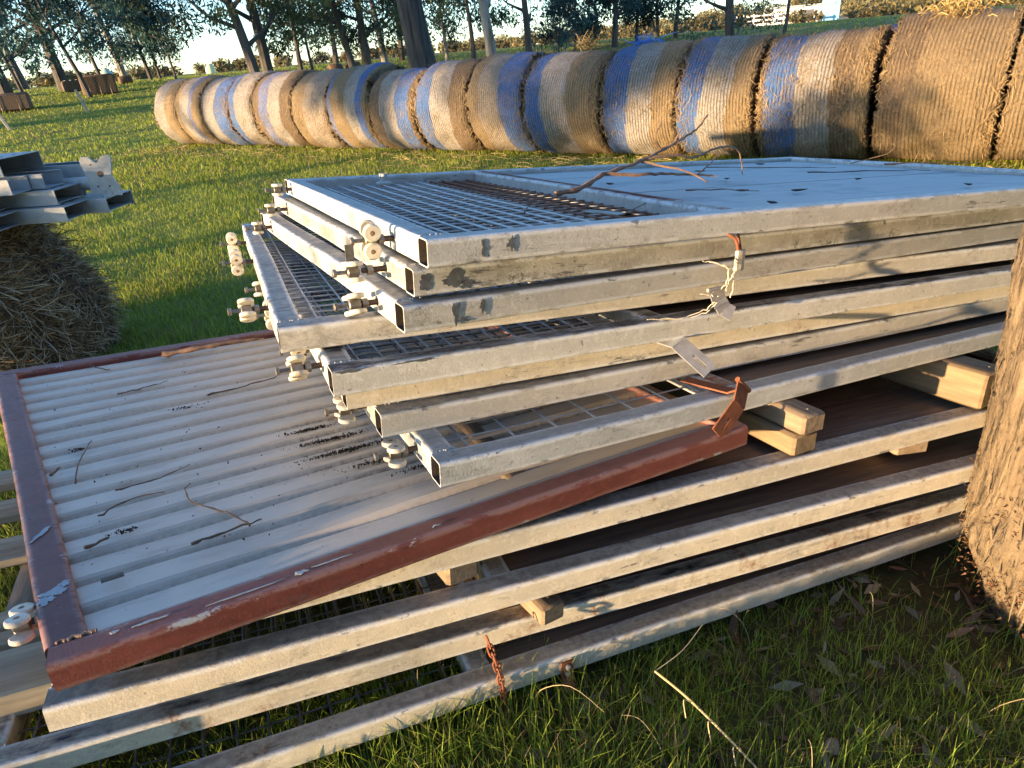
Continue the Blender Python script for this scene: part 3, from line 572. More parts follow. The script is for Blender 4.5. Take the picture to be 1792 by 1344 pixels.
def torn_net():
    mb = MB()
    for k in range(60):
        p = np.array(on_row(-2.75 + RNG.normal() * .10, 1.34, .05)); pipe(mb, smoothpath([p, p + RNG.normal(0, .03, 3) + (0, 0, .025), p + RNG.normal(0, .07, 3) + (0, 0, .01)], 3), .0035, 4)
    o = mb.build('torn_netting', simple('blue_net', (.05, .2, .65), (.04, .15, .5), 20, .6)); tag(o, 'torn blue netting bunched on top of the twelfth bale', 'netting')
torn_net()

# ---------------------------------------------------------------- the stacked sliding doors
def SM(x, y, z, yaw=0., pitch=0.): return MS @ Matrix.Translation((x, y, z)) @ Matrix.Rotation(yaw, 4, 'Z') @ Matrix.Rotation(pitch, 4, 'Y')
def wire_grid(x0, x1, y0, y1, z, sx, sy, rad=.0026, rusty=None):
    mb = MB()
    xs = np.arange(x0 + sx * .5, x1, sx); ys = np.arange(y0 + sy * .5, y1, sy)
    for x in xs:
        d = RNG.normal(0, .0012); pipe(mb, [(x + d, y0, z + rad * 1.8), (x, (y0 + y1) / 2, z + rad * 1.8 - .003), (x - d, y1, z + rad * 1.8)], rad, 6, m=1 if (rusty and x > rusty) else 0)
    for y in ys:
        if rusty: pipe(mb, [(x0, y, z), (rusty, y, z)], rad * .8, 6); pipe(mb, [(rusty, y, z), (x1, y, z)], rad, 6, m=1)
        else: pipe(mb, [(x0, y, z), ((x0 + x1) / 2, y, z - .003), (x1, y, z)], rad * .8, 6)
    return mb
def trolley(root, y, roll, four=True, z=-.025, reach=1.0, plate=False, spin=0.):
    """door roller: threaded stud, hex nut, block, nylon wheels, end bolt; sticks out of the left rail towards -x"""
    u = np.array((0, math.cos(roll), math.sin(roll))); v = np.array((0, -math.sin(roll), math.cos(roll)))   # u: wheel axle direction
    o = np.array((0, y, z)); X = np.array((-1., 0, 0)); g = reach
    mb = MB(); pipe(mb, [o + X * -.004, o + X * .034 * g], .0058, 10); rt = mb.build('roller', DARKSTEEL, root)
    cx = .046 * g
    m2 = MB(); lathe(m2, o + X * .020 * g, X, [(0, .0105), (.011, .0105)], 6); lathe(m2, o + X * (cx - .012), X, [(0, .009), (.002, .0118), (.022, .0118), (.024, .009)], 6)
    pipe(m2, [o + X * (cx + .01), o + X * (cx + .034)], .0042, 8); lathe(m2, o + X * (cx + .032), X, [(0, .007), (.001, .0085), (.007, .0085), (.008, .007)], 6)
    m2.build('bolt', BOLT, rt)
    offs = (-.0182, .0182) if four else (0,)
    for s in offs:
        for t in (-1, 1):
            c = o + X * (cx + (s if spin else 0) * spin) + v * (s if not spin else s * (1 - spin)) + u * t * .0105
            w = MB(); lathe(w, c, u * t, [(0, .0045), (0, .0155), (.0018, .0174), (.0072, .0174), (.0094, .0150), (.0098, .0050), (.0078, .0045)], 28); wo = w.build('wheel', NYLON, rt)
            h = MB(); lathe(h, c + u * t * .0072, u * t, [(0, .0040), (.0026, .0038), (.003, .002)], 12); h.build('hub', HUB, wo)
    if plate:
        p = MB(); strap(p, [o + X * (cx + .004) + np.array((0, -.006, -.006)), o + X * (cx + .004) + np.array((0, -.004, .052))], (1, 0, 0), .017, .004); lathe(p, o + X * (cx + .004) + np.array((0, -.0085, .038)), (0, -1, 0), [(0, .004), (.001, .004)], 12); p.build('slotted_plate', BOLT, rt)
    return rt
def door(x, y, z, yaw, L, W, mat, label, rollers=(), mids=(.735,), grid=(.05, .05), board=BOARD, board_z=-.018, name='sliding_gate', rusty=None, midmat=None, shortgap=0, has_grid=True, open_ends=True, seg=14, boards=1, wob=.0016, wire=None):
    root = empty(name, SM(x, y, z, yaw), label=label, cat='gate', group='steel framed sliding gates stacked flat')
    def rail(n, a, b, hollow=(True, True), m=mat):
        mb = MB(); tube(mb, a, b, hollow=hollow, seg=seg, wob=wob); mb.build(n, [m, INNER], root)
    rail('frame_rail', (0, .025, -.025), (L, .025, -.025)); rail('frame_rail', (0, W - .025, -.025), (L, W - .025, -.025))
    rail('frame_rail', (.025, .0505, -.0255), (.025, W - .0505, -.0255), (False, False)); rail('frame_rail', (L - .025, .0505, -.0255), (L - .025, W - .0505, -.0255), (False, False))
    for q in mids: rail('middle_rail', (q, .0505, -.0258), (q, W - .0505, -.0258), (False, False), midmat or mat)
    wb = MB(); wx = np.linspace(.002, .048, 13)
    for q in wx: lathe(wb, (q, .0502 + RNG.normal() * .0008, -.0012), (1, RNG.normal() * .2, 0), [(0, .0015), (.0012, .0030), (.0034, .0032), (.0046, .0014)], 8)
    wb.build('weld_bead', mat, root)
    if has_grid: wire_grid(.05, mids[0] - .025, .05, W - .05, -.034, *grid, rusty=rusty).build('wire_mesh', [wire or WIRE, RUSTW], root)
    if board:
        mb = MB(); n = boards; yy = np.linspace(.0515, W - .0515, n + 1)
        for i in range(n): box(mb, ((mids[0] + .0265 + L - .0515) / 2, (yy[i] + yy[i + 1]) / 2, board_z - .006 - .0008 * (i % 2)), (L - .0515 - mids[0] - .0265, yy[i + 1] - yy[i] - .003, .012))
        mb.build('board_panel', board, root, smooth=False)
    for r in rollers: trolley(root, *r[:2], **r[2])
    return root
W_ = 1.48
MIDR = paint('worn_mid_rail', (.42, .41, .38), (.34, .33, .30), topc=(.20, .06, .035), toplo=.42, chip_amt=.3)
G1 = door(.387, 1.108, .988, 0, 2.47, W_, BLUEW, 'topmost steel framed gate of the stack, pale blue board panel', [(.20, R(8), dict()), (1.36, R(88), dict(four=False))], rusty=.52, board=BLUEBOARD, midmat=MIDR, boards=5)
G2 = door(.372, 1.148, .930, .011, 2.47, 1.58, ROUGHP, 'gritty flaking gate directly under the topmost one', [(.16, R(80), dict(reach=1.5, plate=True)), (1.26, R(88), dict(four=False, reach=1.2))], wire=WIRED)
G3 = door(.342, 1.124, .872, .030, 2.45, 1.52, GREY, 'third gate from the top of the stack, open square tube end and dark top', [(.155, R(72), dict()), (1.31, R(86), dict(four=False))], wire=WIRED)
G4 = door(.147, 1.291, .815, -.062, 2.5, 1.53, GREY, 'fourth gate from the top, its mesh end sticks out furthest left', [(.27, R(62), dict()), (1.22, R(6), dict()), (.86, R(20), dict())], grid=(.075, .05), seg=18)
G5 = door(.212, 1.160, .760, -.033, 2.5, 1.52, BLACKTOP, 'fifth gate from the top, white front with scuffed black upper face', [(.12, R(60), dict()), (.55, R(20), dict()), (.85, R(75), dict())], grid=(.05, .05))
G6 = door(.245, 1.218, .705, -.042, 2.45, 1.5, CREAM, 'sixth gate, only a thin strip shows under the black topped one', [(.35, R(40), dict())], wire=WIRED)
G7 = door(.298, 1.176, .651, -.014, 2.45, 1.5, GREY, 'seventh gate from the top, second lowest of the upper stack', [(.12, R(90), dict()), (.6, R(30), dict())], grid=(.1, .06))
G8 = door(.360, 1.028, .600, .008, 2.45, 1.52, GALV, 'lowest gate of the upper stack, speckled galvanised frame with open tube end', [(.13, R(84), dict())], grid=(.1, .2), midmat=MIDR)
# red brown door, twisted across the left
def brown_door():
    o0 = Vector((-.266, .962, .462)); root = empty('corrugated_gate', SM(*o0), label='red brown framed gate with cream corrugated sheet lying under the upper stack', cat='gate')
    c = {k: np.array(v) - np.array(o0) for k, v in dict(FL=(-.266, .962, .462), FR=(1.07, .985, .541), BL=(-.574, 2.48, .462), BR=(1.0, 2.60, .47)).items()}
    def rail(a, b, hollow=(True, True), inset=0, shift=(0, 0, 0), h=.05, w=.05):
        a = c[a] + shift; b = c[b] + shift; d = (b - a) / np.linalg.norm(b - a); mb = MB(); tube(mb, a + d * inset, b - d * inset, w=w, h=h, hollow=hollow, seg=24, wob=.0012, r=.007); mb.build('frame_rail', [BROWN, INNER], root)
    rail('FL', 'FR', shift=(0, .025, -.025)); rail('BL', 'BR', shift=(0, -.025, -.025))
    rail('FL', 'BL', (False, False), .051, (.030, 0, -.0254), w=.058); rail('FR', 'BR', (False, False), .051, (-.025, 0, -.0254))
    # corrugated sheet: trapezoid steps running along the door
    ny, nx = 17 * 6, 60; V = []; E = []
    prof = [-.0150, -.0016, .0024, -.0006, -.003, -.006]
    for j in range(ny + 1):
        q = j % 6; s = j // 6; yy = (s + (0, .10, .17, .25, .60, .92)[q]) / 17; yy = min(yy, 1.)
        for i in range(nx + 1):
            x = i / nx; p = (c['FL'] * (1 - x) + c['FR'] * x) * (1 - yy) + (c['BL'] * (1 - x) + c['BR'] * x) * yy
            fl = np.array((.034 * (1 - x) - .05 * x, .05 * (1 - yy) - .05 * yy, -.0135)); dent = .004 * math.sin(x * 9 + s * 1.7) * math.exp(-((x - .25) / .2) ** 2) * (s in (1, 2, 6, 11))
            V.append(p + fl + (0, 0, prof[q] + dent)); E.append((1, .1, 0, .0, 0, .3)[q] * (.35 + .65 * (x > .38) * (s in (3, 4, 5, 6, 7))))  # groove weight: rib shadow lines put into the colour, plus caught dirt
    n = nx + 1; F = [(j * n + i, j * n + i + 1, (j + 1) * n + i + 1, (j + 1) * n + i) for j in range(ny) for i in range(nx)]
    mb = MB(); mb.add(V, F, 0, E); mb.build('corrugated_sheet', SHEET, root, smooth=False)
    trolley(root, .150, R(80), reach=1.15, z=-.018)
    mb = MB(); k = 24; pts = [(.058 + .034 * t / k, .185 + .004 * t / k, .0015) for t in range(k)]
    for i, p in enumerate(pts): lathe(mb, p, (1, .08, 0), [(0, .0040 if i % 2 else .0050), (.0016, .0040 if i % 2 else .0050)], 10)
    mb.build('threaded_stud', BOLT, root)
    return root

# bare patches where the paint has come off, and scratches
BARE = simple('bare_weathered_steel', (.13, .14, .15), (.08, .08, .085), 60, .6, .3, .0006); BARELT = simple('old_blue_grey_undercoat', (.34, .40, .43), (.26, .31, .34), 60, .7, 0, .0006, c3=(.42, .40, .38), amt3=.5)
def bare(root, c, w, h, axes, mat=BARE, name='bare_patch', seed=0, rag=.35):
    rg = np.random.default_rng(seed + 50); n = 26; a = np.linspace(0, 2 * np.pi, n, endpoint=False); r = 1 + rag * np.sin(3 * a + rg.random() * 6) * rg.random() + rag * np.sin(5 * a + rg.random() * 6) * rg.random() + rag * .5 * rg.normal(size=n)
    U, V_ = [np.array(q, float) for q in axes]; N = np.cross(U, V_); P = [np.array(c) + U * w * .5 * np.cos(q) * k + V_ * h * .5 * np.sin(q) * k for q, k in zip(a, r)]
    V = P + [p - N * .0009 for p in P] + [np.array(c)]; F = [(i, (i + 1) % n, 2 * n) for i in range(n)] + [(i, n + i, n + (i + 1) % n, (i + 1) % n) for i in range(n)]
    mb = MB(); mb.add(V, F); mb.build(name, mat, root, smooth=False)
XZ = ((1, 0, 0), (0, 0, 1)); FY = -.0008
for g, q in ((G1, [(.105, -.022, .007, .030), (.160, -.020, .013, .022)]), (G2, [(.022, -.024, .024, .030), (.078, -.024, .042, .030), (.105, -.036, .03, .016)]), (G3, [(.100, -.024, .014, .036), (.155, -.020, .010, .028), (.115, -.040, .02, .008)]), (G8, [(.118, -.024, .022, .034), (.163, -.020, .020, .030), (.50, -.012, .016, .010)]), (G5, [(.03, -.003, .05, .006), (.16, -.003, .07, .005)])):
    for k, (x, z, w, h) in enumerate(q): bare(g, (x, FY, z), w, h, XZ, seed=int(x * 1000))
BG_ = brown_door()
R0 = np.array((-.266, .962, .462))
for k, (x, y, w, h, d) in enumerate(((-.318, 1.36, .050, .011, (.45, .9, 0)), (-.275, 1.15, .042, .020, (1, .1, 0)), (-.285, 1.132, .024, .024, (1, .3, 0)), (-.262, 1.168, .016, .018, (1, 0, 0)))):
    u = np.array(d, float); u /= np.linalg.norm(u); v_ = np.array((-u[1], u[0], 0)); bare(BG_, (x + .266, y - .962, .0016), w, h, (u, v_), BARELT, seed=k + 300, rag=.3)
for k, (x, w, h, yy) in enumerate(((.085, .012, .006, .030), (.135, .05, .005, .028), (.27, .10, .003, .020), (.36, .020, .010, .024), (.41, .06, .003, .028), (.60, .014, .005, .03))):
    zt = .084 / 1.336 * x; bare(BG_, (x, yy, zt + .0006), w, h, ((.998, .02, .062), (-.02, 1, 0)), BARELT, name='scratch', seed=k + 400, rag=.3)
bare(BG_, (.014, .0165, -.040), .022, .012, ((1, .016, .06), (0, 0, 1)), BARELT, seed=77)
bare(G1, (.742, .80, .0018), .018, 1.22, ((1, 0, 0), (0, 1, 0)), simple('red_primer', (.20, .075, .05), (.14, .055, .04), 60, .8, 0, .001), name='primer_stripe', seed=9, rag=.10)
wb = MB()
for q in range(22): lathe(wb, (.006 + .0024 * q, .0515 + .0016 * math.sin(q * .9), -.0005 + .00015 * q), (1, RNG.normal() * .2, 0), [(0, .0015), (.0012, .0030), (.0034, .0032), (.0046, .0014)], 8)
wb.build('weld_bead', simple('crusted_weld', (.32, .22, .15), (.16, .09, .07), 60, .8), BG_)
# lower pile
LOW = [(-.10, 1.022, .440, -.053, 2.5, 'top gate of the lower pile, clean pale front rail with blocks resting on it', 3), (-.31, 1.040, .328, -.086, 2.6, 'second gate of the lower pile, dirty top and white worn edge', 1),
       (-.47, 1.131, .169, -.088, 2.6, 'third gate of the lower pile, blackened top face and rusty lower edge', 1), (-.50, 1.050, .083, -.056, 2.6, 'bottom gate of the pile lying in the grass', 1)]
for k, (x, y, z, yaw, L, lab, nb) in enumerate(LOW):
    door(x, y, z, yaw, L, 1.5, [CREAM, CREAM, paint('black_streaked_cream', (.62, .555, .43), (.49, .44, .34), topc=(.03, .03, .035), toplo=.50, rust=.5, dirt_amt=.7), CREAM][k], lab, mids=((.62, .78, .95, .93)[k],), grid=((.07, .07), (.055, .3), (.06, .12), (.06, .12))[k], board_z=-.020, boards=nb * 5, board=BOARD, wire=WIRED, seg=18, wob=.0022)

# timber blocks between the doors
def timber(c, size, mat, label, yaw=0., name='timber_bearer', rz=None):
    root = empty(name, SM(c[0], c[1], c[2], yaw), label=label, cat='timber block', group=None)
    mb = MB(); box(mb, (0, 0, 0), size, bev=.006); mb.build('weathered_block', mat, root)
    m2 = MB(); lathe(m2, (size[0] * .1, -size[1] / 2 + .03, size[2] / 2 - .002), (0, 0, 1), [(0, .004), (.0035, .004)], 10); m2.build('nail_head', BOLT, root); return root
timber((1.228, 1.55, .523), (.072, 1.2, .05), TIMBER, 'cracked grey timber block end under the rusty strap', .02)
timber((1.222, 1.56, .469), (.078, 1.2, .054), TREATED, 'yellow treated slat under the cracked grey block', .02)
timber((.56, 1.34, .466), (.060, .66, .048), TIMBER, 'timber block end poking out below the red brown rail', -.03)
timber((1.86, 1.5, .495), (.105, 1.15, .104), TREATED, 'thick sunlit timber block beside the big tree trunk', .06)
timber((.345, 1.52, .359), (.070, 1.0, .055), TIMBER, 'round edged wooden slat in the gap under the top gate of the lower pile', .10)
timber((.53, 1.5, .194), (.060, 1.0, .048), TIMBER, 'short wooden slat end above the rusty chain', .12)
timber((1.80, 1.5, .357), (.10, 1.1, .045), TIMBER, 'orange brown slat low in the pile next to the tree', -.25)
for k, (x, z) in enumerate(((1.35, .0995), (2.2, .0995), (1.25, .223), (2.2, .223), (1.1, .357), (2.15, .36))): timber((x, 1.75, z), (.08, 1.0, .031 if z < .11 else .044), TIMBER, ['hidden slat between the bottom gates, middle', 'hidden slat between the bottom gates, right', 'slat deep between the third and second gates, middle', 'slat deep between the third and second gates, right', 'slat deep under the top gate of the lower pile, middle', 'slat deep under the top gate of the lower pile, right'][k])
# pallet at the left
def pallet():
    root = empty('pallet', SM(-.95, 1.62, .07, -.03), label='old wooden pallet whose boards stick out left of the red brown gate', cat='pallet')
    for k, (y, w, h, z) in enumerate(((-.50, .10, .035, .02), (-.285, .135, .06, .115), (-.10, .12, .028, .105), (.24, .11, .028, .105), (.47, .10, .028, .105), (.68, .10, .028, .105))):
        mb = MB(); box(mb, (.0 + .02 * math.sin(k * 3), y, z), (1.25, w, h), bev=.004); mb.build('deck_board', TIMBERX, root)
    for k, x in enumerate((-.5, 0, .5)):
        mb = MB(); box(mb, (x, .1, .045), (.07, 1.3, .09), bev=.004); mb.build('bearer', TIMBER, root)
pallet()

# ---------------------------------------------------------------- hardware on the stack
def sthing(name, label, cat): return empty(name, MS.copy(), label=label, cat=cat)
def hasp(): 
    r = sthing('rusty_hasp', 'rusty orange hinged strap with slot hanging off the lowest upper gate', 'hasp'); mb = MB(); strap(mb, [(1.02, 1.15, .604), (1.060, 1.04, .606), (1.072, 1.014, .622)], (1, .3, 0), .034, .004); mb.build('hinge_leaf', RUST, r)
    mb = MB(); pipe(mb, [(1.047, 1.012, .647), (1.086, 1.012, .612)], .0062, 8); mb.build('knuckle', RUST, r)
    mb = MB(); strap(mb, [(1.066, 1.012, .630), (1.040, .992, .596), (.980, .985, .540)], (.72, 0, -.69), .046, .0035, slot=1); mb.build('slotted_strap', RUST, r)
hasp()
def hasp2():
    r = sthing('galvanised_hasp', 'light grey slotted strap bent down from under the black topped gate', 'hasp'); mb = MB(); strap(mb, [(.955, 1.20, .711), (.972, 1.125, .709), (1.012, 1.060, .655)], (1, .12, .3), .046, .003, slot=1); mb.build('slotted_strap', ZINC, r)
    mb = MB(); pipe(mb, [(.930, 1.20, .713), (.978, 1.20, .713)], .004, 8); mb.build('knuckle', ZINC, r)
hasp2()
def hasp3():
    r = sthing('bent_hasp', 'bent bright strap tied with twine lying on the black topped rail', 'hasp'); mb = MB(); strap(mb, [(1.060, 1.118, .820), (1.070, 1.116, .796), (1.082, 1.110, .776), (1.098, 1.098, .766)], (1, .1, .35), .040, .003); mb.build('bent_plate', ZINC, r)
    mb = MB(); pipe(mb, [(1.034, 1.116, .823), (1.086, 1.120, .824)], .0045, 8); mb.build('knuckle', ZINC, r)
    t = sthing('twine', 'frayed pale twine knotted through the bent bright strap', 'twine'); mb = MB()
    for q in ([(.99, 1.09, .896), (1.038, 1.085, .886), (1.08, 1.09, .850), (1.087, 1.10, .805)], [(1.01, 1.09, .893), (1.05, 1.08, .880), (1.062, 1.09, .85), (1.056, 1.10, .825)], [(1.04, 1.09, .884), (1.07, 1.08, .870), (1.066, 1.09, .845), (1.075, 1.10, .82)],
              [(.885, 1.13, .775), (.963, 1.12, .768), (1.02, 1.11, .780), (1.04, 1.10, .80)], [(.90, 1.13, .772), (.97, 1.125, .764), (1.03, 1.11, .776), (1.05, 1.10, .80)], [(1.00, 1.10, .822), (1.03, 1.095, .818), (1.05, 1.10, .812)]):
        pipe(mb, [p + RNG.normal(0, .0012, 3) for p in smoothpath(q, 5)], .0012, 5)
    mb.build('strand', TWINE, t)
hasp3()
def hanging():
    r = sthing('hanging_bolts', 'two rusty bolts with a white sleeve hanging below the topmost gate', 'bolt')
    mb = MB(); pipe(mb, smoothpath([(1.070, 1.112, .944), (1.084, 1.10, .932), (1.092, 1.098, .91)], 4), .0035, 7); pipe(mb, [(1.100, 1.112, .942), (1.101, 1.100, .91)], .0035, 7); mb.build('bolt', RUST, r)
    mb = MB(); box(mb, (1.096, 1.098, .886), (.017, .009, .046), bev=.002); mb.build('sleeve', NYLON, r)
    mb = MB(); box(mb, (1.111, 1.102, .886), (.010, .009, .046), bev=.002); mb.build('grey_plate', ZINC, r)
hanging()
def tab():
    r = sthing('slotted_tab', 'dull slotted tab standing on the rusty mesh by the middle rail', 'tab'); mb = MB(); strap(mb, [(.955, 1.50, .958), (1.00, 1.40, .958), (1.045, 1.37, .985)], (1, .8, 0), .045, .003, slot=1); mb.build('slotted_plate', BOLT, r)
    r = sthing('wing_bracket', 'small white bracket at the back edge of the topmost mesh', 'bracket'); mb = MB(); lathe(mb, (.72, 2.50, .962), (0, 0, 1), [(0, .03), (.006, .03), (.012, .012), (.035, .010)], 12); box(mb, (.72, 2.50, .985), (.03, .006, .03), bev=.001); mb.build('bracket_body', CAST, r)
tab()
def chain():
    r = sthing('chain', 'rusty steel chain hanging over the bottom gate into the grass', 'chain'); P = smoothpath([(.436, 1.015, .186), (.443, .990, .141), (.453, .985, .09), (.459, .983, .03), (.460, .982, -.01), (.458, .985, -.06)], 8)
    P = np.array(P); d = np.r_[0, np.cumsum(np.linalg.norm(np.diff(P, axis=0), axis=1))]; s = 0; k = 0
    while s < d[-1] - .02:
        a = np.array([np.interp(s, d, P[:, i]) for i in range(3)]); b = np.array([np.interp(s + .021, d, P[:, i]) for i in range(3)]); t, sd, u = frame_of(b - a, (0, 1, 0)); w = sd if k % 2 else u
        L, h = (.0275, .0062); mb = MB(); c = (a + b) / 2; pts = []
        for q in range(17):
            an = 2 * math.pi * q / 16; pts.append(c + t * (np.sign(math.cos(an)) * (L / 2 - h) * min(1, abs(math.cos(an)) * 2) + math.cos(an) * h) + w * math.sin(an) * h)
        pipe(mb, pts, .0023, 6, cap=False); mb.build('link', RUST, r); s += .0185; k += 1
chain()
def rbr():
    r = sthing('rusty_bracket', 'small rusted plate with two bolts on the bottom front rail', 'bracket'); mb = MB(); strap(mb, [(.612, .982, .074), (.613, .980, .030), (.610, .960, .012)], (1, -.05, 0), .028, .004); mb.build('rusted_plate', RUST, r)
    mb = MB(); lathe(mb, (.613, .980, .060), (0, -1, 0), [(0, .007), (.006, .0065), (.008, .003)], 12); lathe(mb, (.613, .980, .042), (0, -1, 0), [(0, .007), (.006, .0065), (.008, .003)], 12); mb.build('bolt_head', ZINC, r)
    r = sthing('rusty_bracket', 'rusted lump of bracket on the dark boards under the red brown rail', 'bracket'); mb = MB(); strap(mb, [(.83, 1.10, .432), (.88, 1.09, .448), (.92, 1.10, .445), (.95, 1.14, .43)], (0, 1, .3), .05, .006); mb.build('bent_plate', RUST, r)
    mb = MB(); lathe(mb, (.89, 1.09, .45), (0, -.4, 1), [(0, .008), (.01, .008)], 6); mb.build('bolt_head', BOLT, r)
rbr()

# ---------------------------------------------------------------- twigs, leaves and dirt on the doors
def twig(name, pts, r0, label, mat=TWIG, side=(), cat='twig', r1=None):
    root = sthing(name, label, cat); mb = MB(); P = smoothpath(pts, 5); P = [p + RNG.normal(0, .0012, 3) for p in P]; n = len(P); pipe(mb, P, [r0 * (.72 if r0 < .006 else .8) * (1 - .65 * i / n) * (1 + .25 * math.sin(i * 2.1)) for i in range(n)], 6); mb.build('stem', mat, root)
    for s in side:
        m2 = MB(); S = smoothpath(s[0], 5); S = [p + RNG.normal(0, .0012, 3) for p in S]; pipe(m2, S, [s[1] * (1 - .6 * i / len(S)) for i in range(len(S))], 5); m2.build('side_shoot', mat, root)
    return root
twig('fallen_branch', [(.94, 1.63, .990), (1.03, 1.645, 1.0), (1.12, 1.68, 1.028), (1.176, 1.70, 1.035), (1.324, 1.75, 1.062), (1.42, 1.78, 1.09), (1.491, 1.80, 1.112), (1.57, 1.82, 1.142), (1.64, 1.85, 1.185)], .0095, 'long bare forked branch leaning across the topmost gate', BRANCHM,
     [([(1.13, 1.68, 1.03), (1.25, 1.66, 1.025), (1.37, 1.68, 1.02), (1.50, 1.70, 1.012), (1.56, 1.70, 1.005)], .0055), ([(1.32, 1.75, 1.06), (1.42, 1.74, 1.07), (1.513, 1.75, 1.062), (1.66, 1.80, 1.088), (1.78, 1.85, 1.075), (1.84, 1.88, 1.03), (1.868, 1.90, .985)], .0048),
      ([(1.47, 1.80, 1.108), (1.50, 1.80, 1.15), (1.54, 1.81, 1.20)], .003), ([(1.30, 1.74, 1.055), (1.40, 1.66, 1.03), (1.46, 1.62, .995)], .0035), ([(1.41, 1.78, 1.086), (1.36, 1.76, 1.12), (1.40, 1.78, 1.17)], .003), ([(1.48, 1.70, 1.013), (1.56, 1.73, 1.04), (1.62, 1.76, 1.07)], .0028)], cat='branch')
def bz(x, y):  # height of the corrugated sheet (stack frame)
    u = min(max((x + .4) / 1.5, 0), 1); v = min(max((y - .96) / 1.55, 0), 1); return .462 + .084 * u * (1 - v) - .0115
TW = [([(-.279, 1.561), (-.283, 1.658), (-.265, 1.791)], .003, 'short kinked dark twig near the left rail of the corrugated gate'), ([(-.227, 1.386), (-.17, 1.426), (-.107, 1.421)], .0028, 'straight dark twig nearest the left rail of the corrugated gate'), ([(-.198, 1.482), (-.117, 1.494), (-.053, 1.524)], .0024, 'thin straight twig above the middle of the corrugated sheet'),
      ([(-.066, 1.178), (-.005, 1.189), (.06, 1.198)], .0042, 'thick black twig low on the corrugated sheet'), ([(.035, 1.190), (.002, 1.261), (-.056, 1.338), (-.069, 1.407), (-.057, 1.427)], .0032, 'long grey curved twig ending at the thick black twig'), ([(.008, 1.963), (.113, 1.982), (.198, 2.015), (.234, 2.068)], .0034, 'long dark twig high on the sheet towards the rollers'),
      ([(-.222, 2.108), (-.156, 2.123), (-.088, 2.15)], .0028, 'thin dark twig high on the left of the sheet'), ([(-.314, 2.429), (-.251, 2.348)], .0034, 'short dark twig against the back rail of the corrugated gate'), ([(.27, 1.60), (.33, 1.58), (.392, 1.590)], .0036, 'dark twig on the sheet below the white rollers'), ([(-.332, 1.63), (-.318, 1.665)], .005, 'stubby black twig beside the left rail'), ([(-.24, 1.27), (-.20, 1.285)], .005, 'stubby dark bark scrap at the left rail')]
for p, r, lab in TW: twig('twig', [(a, b, bz(a, b) + r) for a, b in p], r, lab)
twig('bark_strip', [(-.10, 2.39, .470), (.02, 2.385, .476), (.12, 2.39, .480), (.22, 2.395, .474)], .012, 'curled brown strip of bark along the back rail of the corrugated gate', BRANCHM, cat='bark')
for k, (p, r) in enumerate((([(1.36, 1.60, .98), (1.45, 1.52, .985), (1.52, 1.47, .98)], .003), ([(2.05, 2.30, .98), (2.3, 2.1, .982), (2.5, 2.02, .98)], .003), ([(2.2, 1.9, .978), (2.45, 1.80, .98), (2.66, 1.72, .98)], .0035), ([(2.62, 2.05, .99), (2.7, 1.95, 1.03), (2.74, 1.9, 1.10)], .003), ([(2.55, 1.84, 1.0), (2.75, 1.75, 1.003), (2.9, 1.68, 1.0)], .005), ([(.79, 1.52, .963), (.82, 1.56, .97), (.865, 1.60, .985)], .003))):
    twig('twig', p, r, ['bent dark twig on the pale board right of the branch', 'thin twig near the far corner of the pale board', 'long thin twig across the pale board', 'upright pale twig on the far right rail', 'dark twig lying on the far right rail', 'hooked black twig on the mesh of the topmost gate'][k])
def flake(M, L, W, col, label, name='dead_leaf', group=None, parent=None, curl=.3):
    n = 9; V = []; F = []
    for i in range(n + 1):
        t = i / n; w = W * math.sin(math.pi * min(max(t, .02), .98)) ** .8; z = L * curl * (t - .5) ** 2
        for s in (-1, 0, 1): V.append(((t - .5) * L, s * w / 2 + .1 * L * math.sin(t * 3), z + abs(s) * w * .25))
    for i in range(n):
        for s in range(2): a = i * 3 + s; F.append((a, a + 1, a + 4, a + 3))
    mb = MB(); mb.add(V, F, 0, None, col); o = mb.build(name, DEADLEAF, None, M); md = o.modifiers.new('thick', 'SOLIDIFY'); md.thickness = .0006
    return tag(o, label, 'leaf', group)
for k, (x, y) in enumerate(((1.635, 1.432), (1.35, 1.26), (1.906, 2.167), (1.74, 1.845), (2.407, 2.347), (2.1, 1.6), (1.30, 1.9), (1.5, 1.52), (2.2, 1.3))):
    flake(SM(x, y, .977, k * 1.3), .045 if k else .07, .02, (.06, .045, .035), ['largest dark leaf scrap on the pale board', 'small dark leaf scrap by the end of the red stripe on the middle rail', 'dark leaf scrap at the far edge of the pale board', 'dark leaf scrap behind the branch tip on the pale board', 'leaf scrap in the far corner of the pale board', 'leaf scrap in the middle right of the pale board', 'dark leaf scrap under the branch', 'leaf scrap left of the largest on the pale board', 'leaf scrap close to the front rail of the topmost gate'][k])
def crumbs(spots, label):
    V = []; F = []; 
    for (x, y, sx, sy, n) in spots:
        for _ in range(n):
            p = np.array((x + RNG.normal() * sx, y + RNG.normal() * sy, 0)); p[2] = bz(p[0], p[1]) + .002; s = RNG.uniform(.0015, .004); q = RNG.normal(size=(4, 3)); q /= np.linalg.norm(q, axis=1)[:, None]; b = len(V); V += list(p + q * s); F += [(b, b + 1, b + 2), (b, b + 2, b + 3), (b, b + 3, b + 1), (b + 1, b + 3, b + 2)]
    mb = MB(); mb.add(V, F, 0, None, (.035, .025, .018)); o = mb.build('leaf_crumbs', DEADLEAF, None, MS.copy(), smooth=False); tag(o, label, 'debris', kind='stuff')
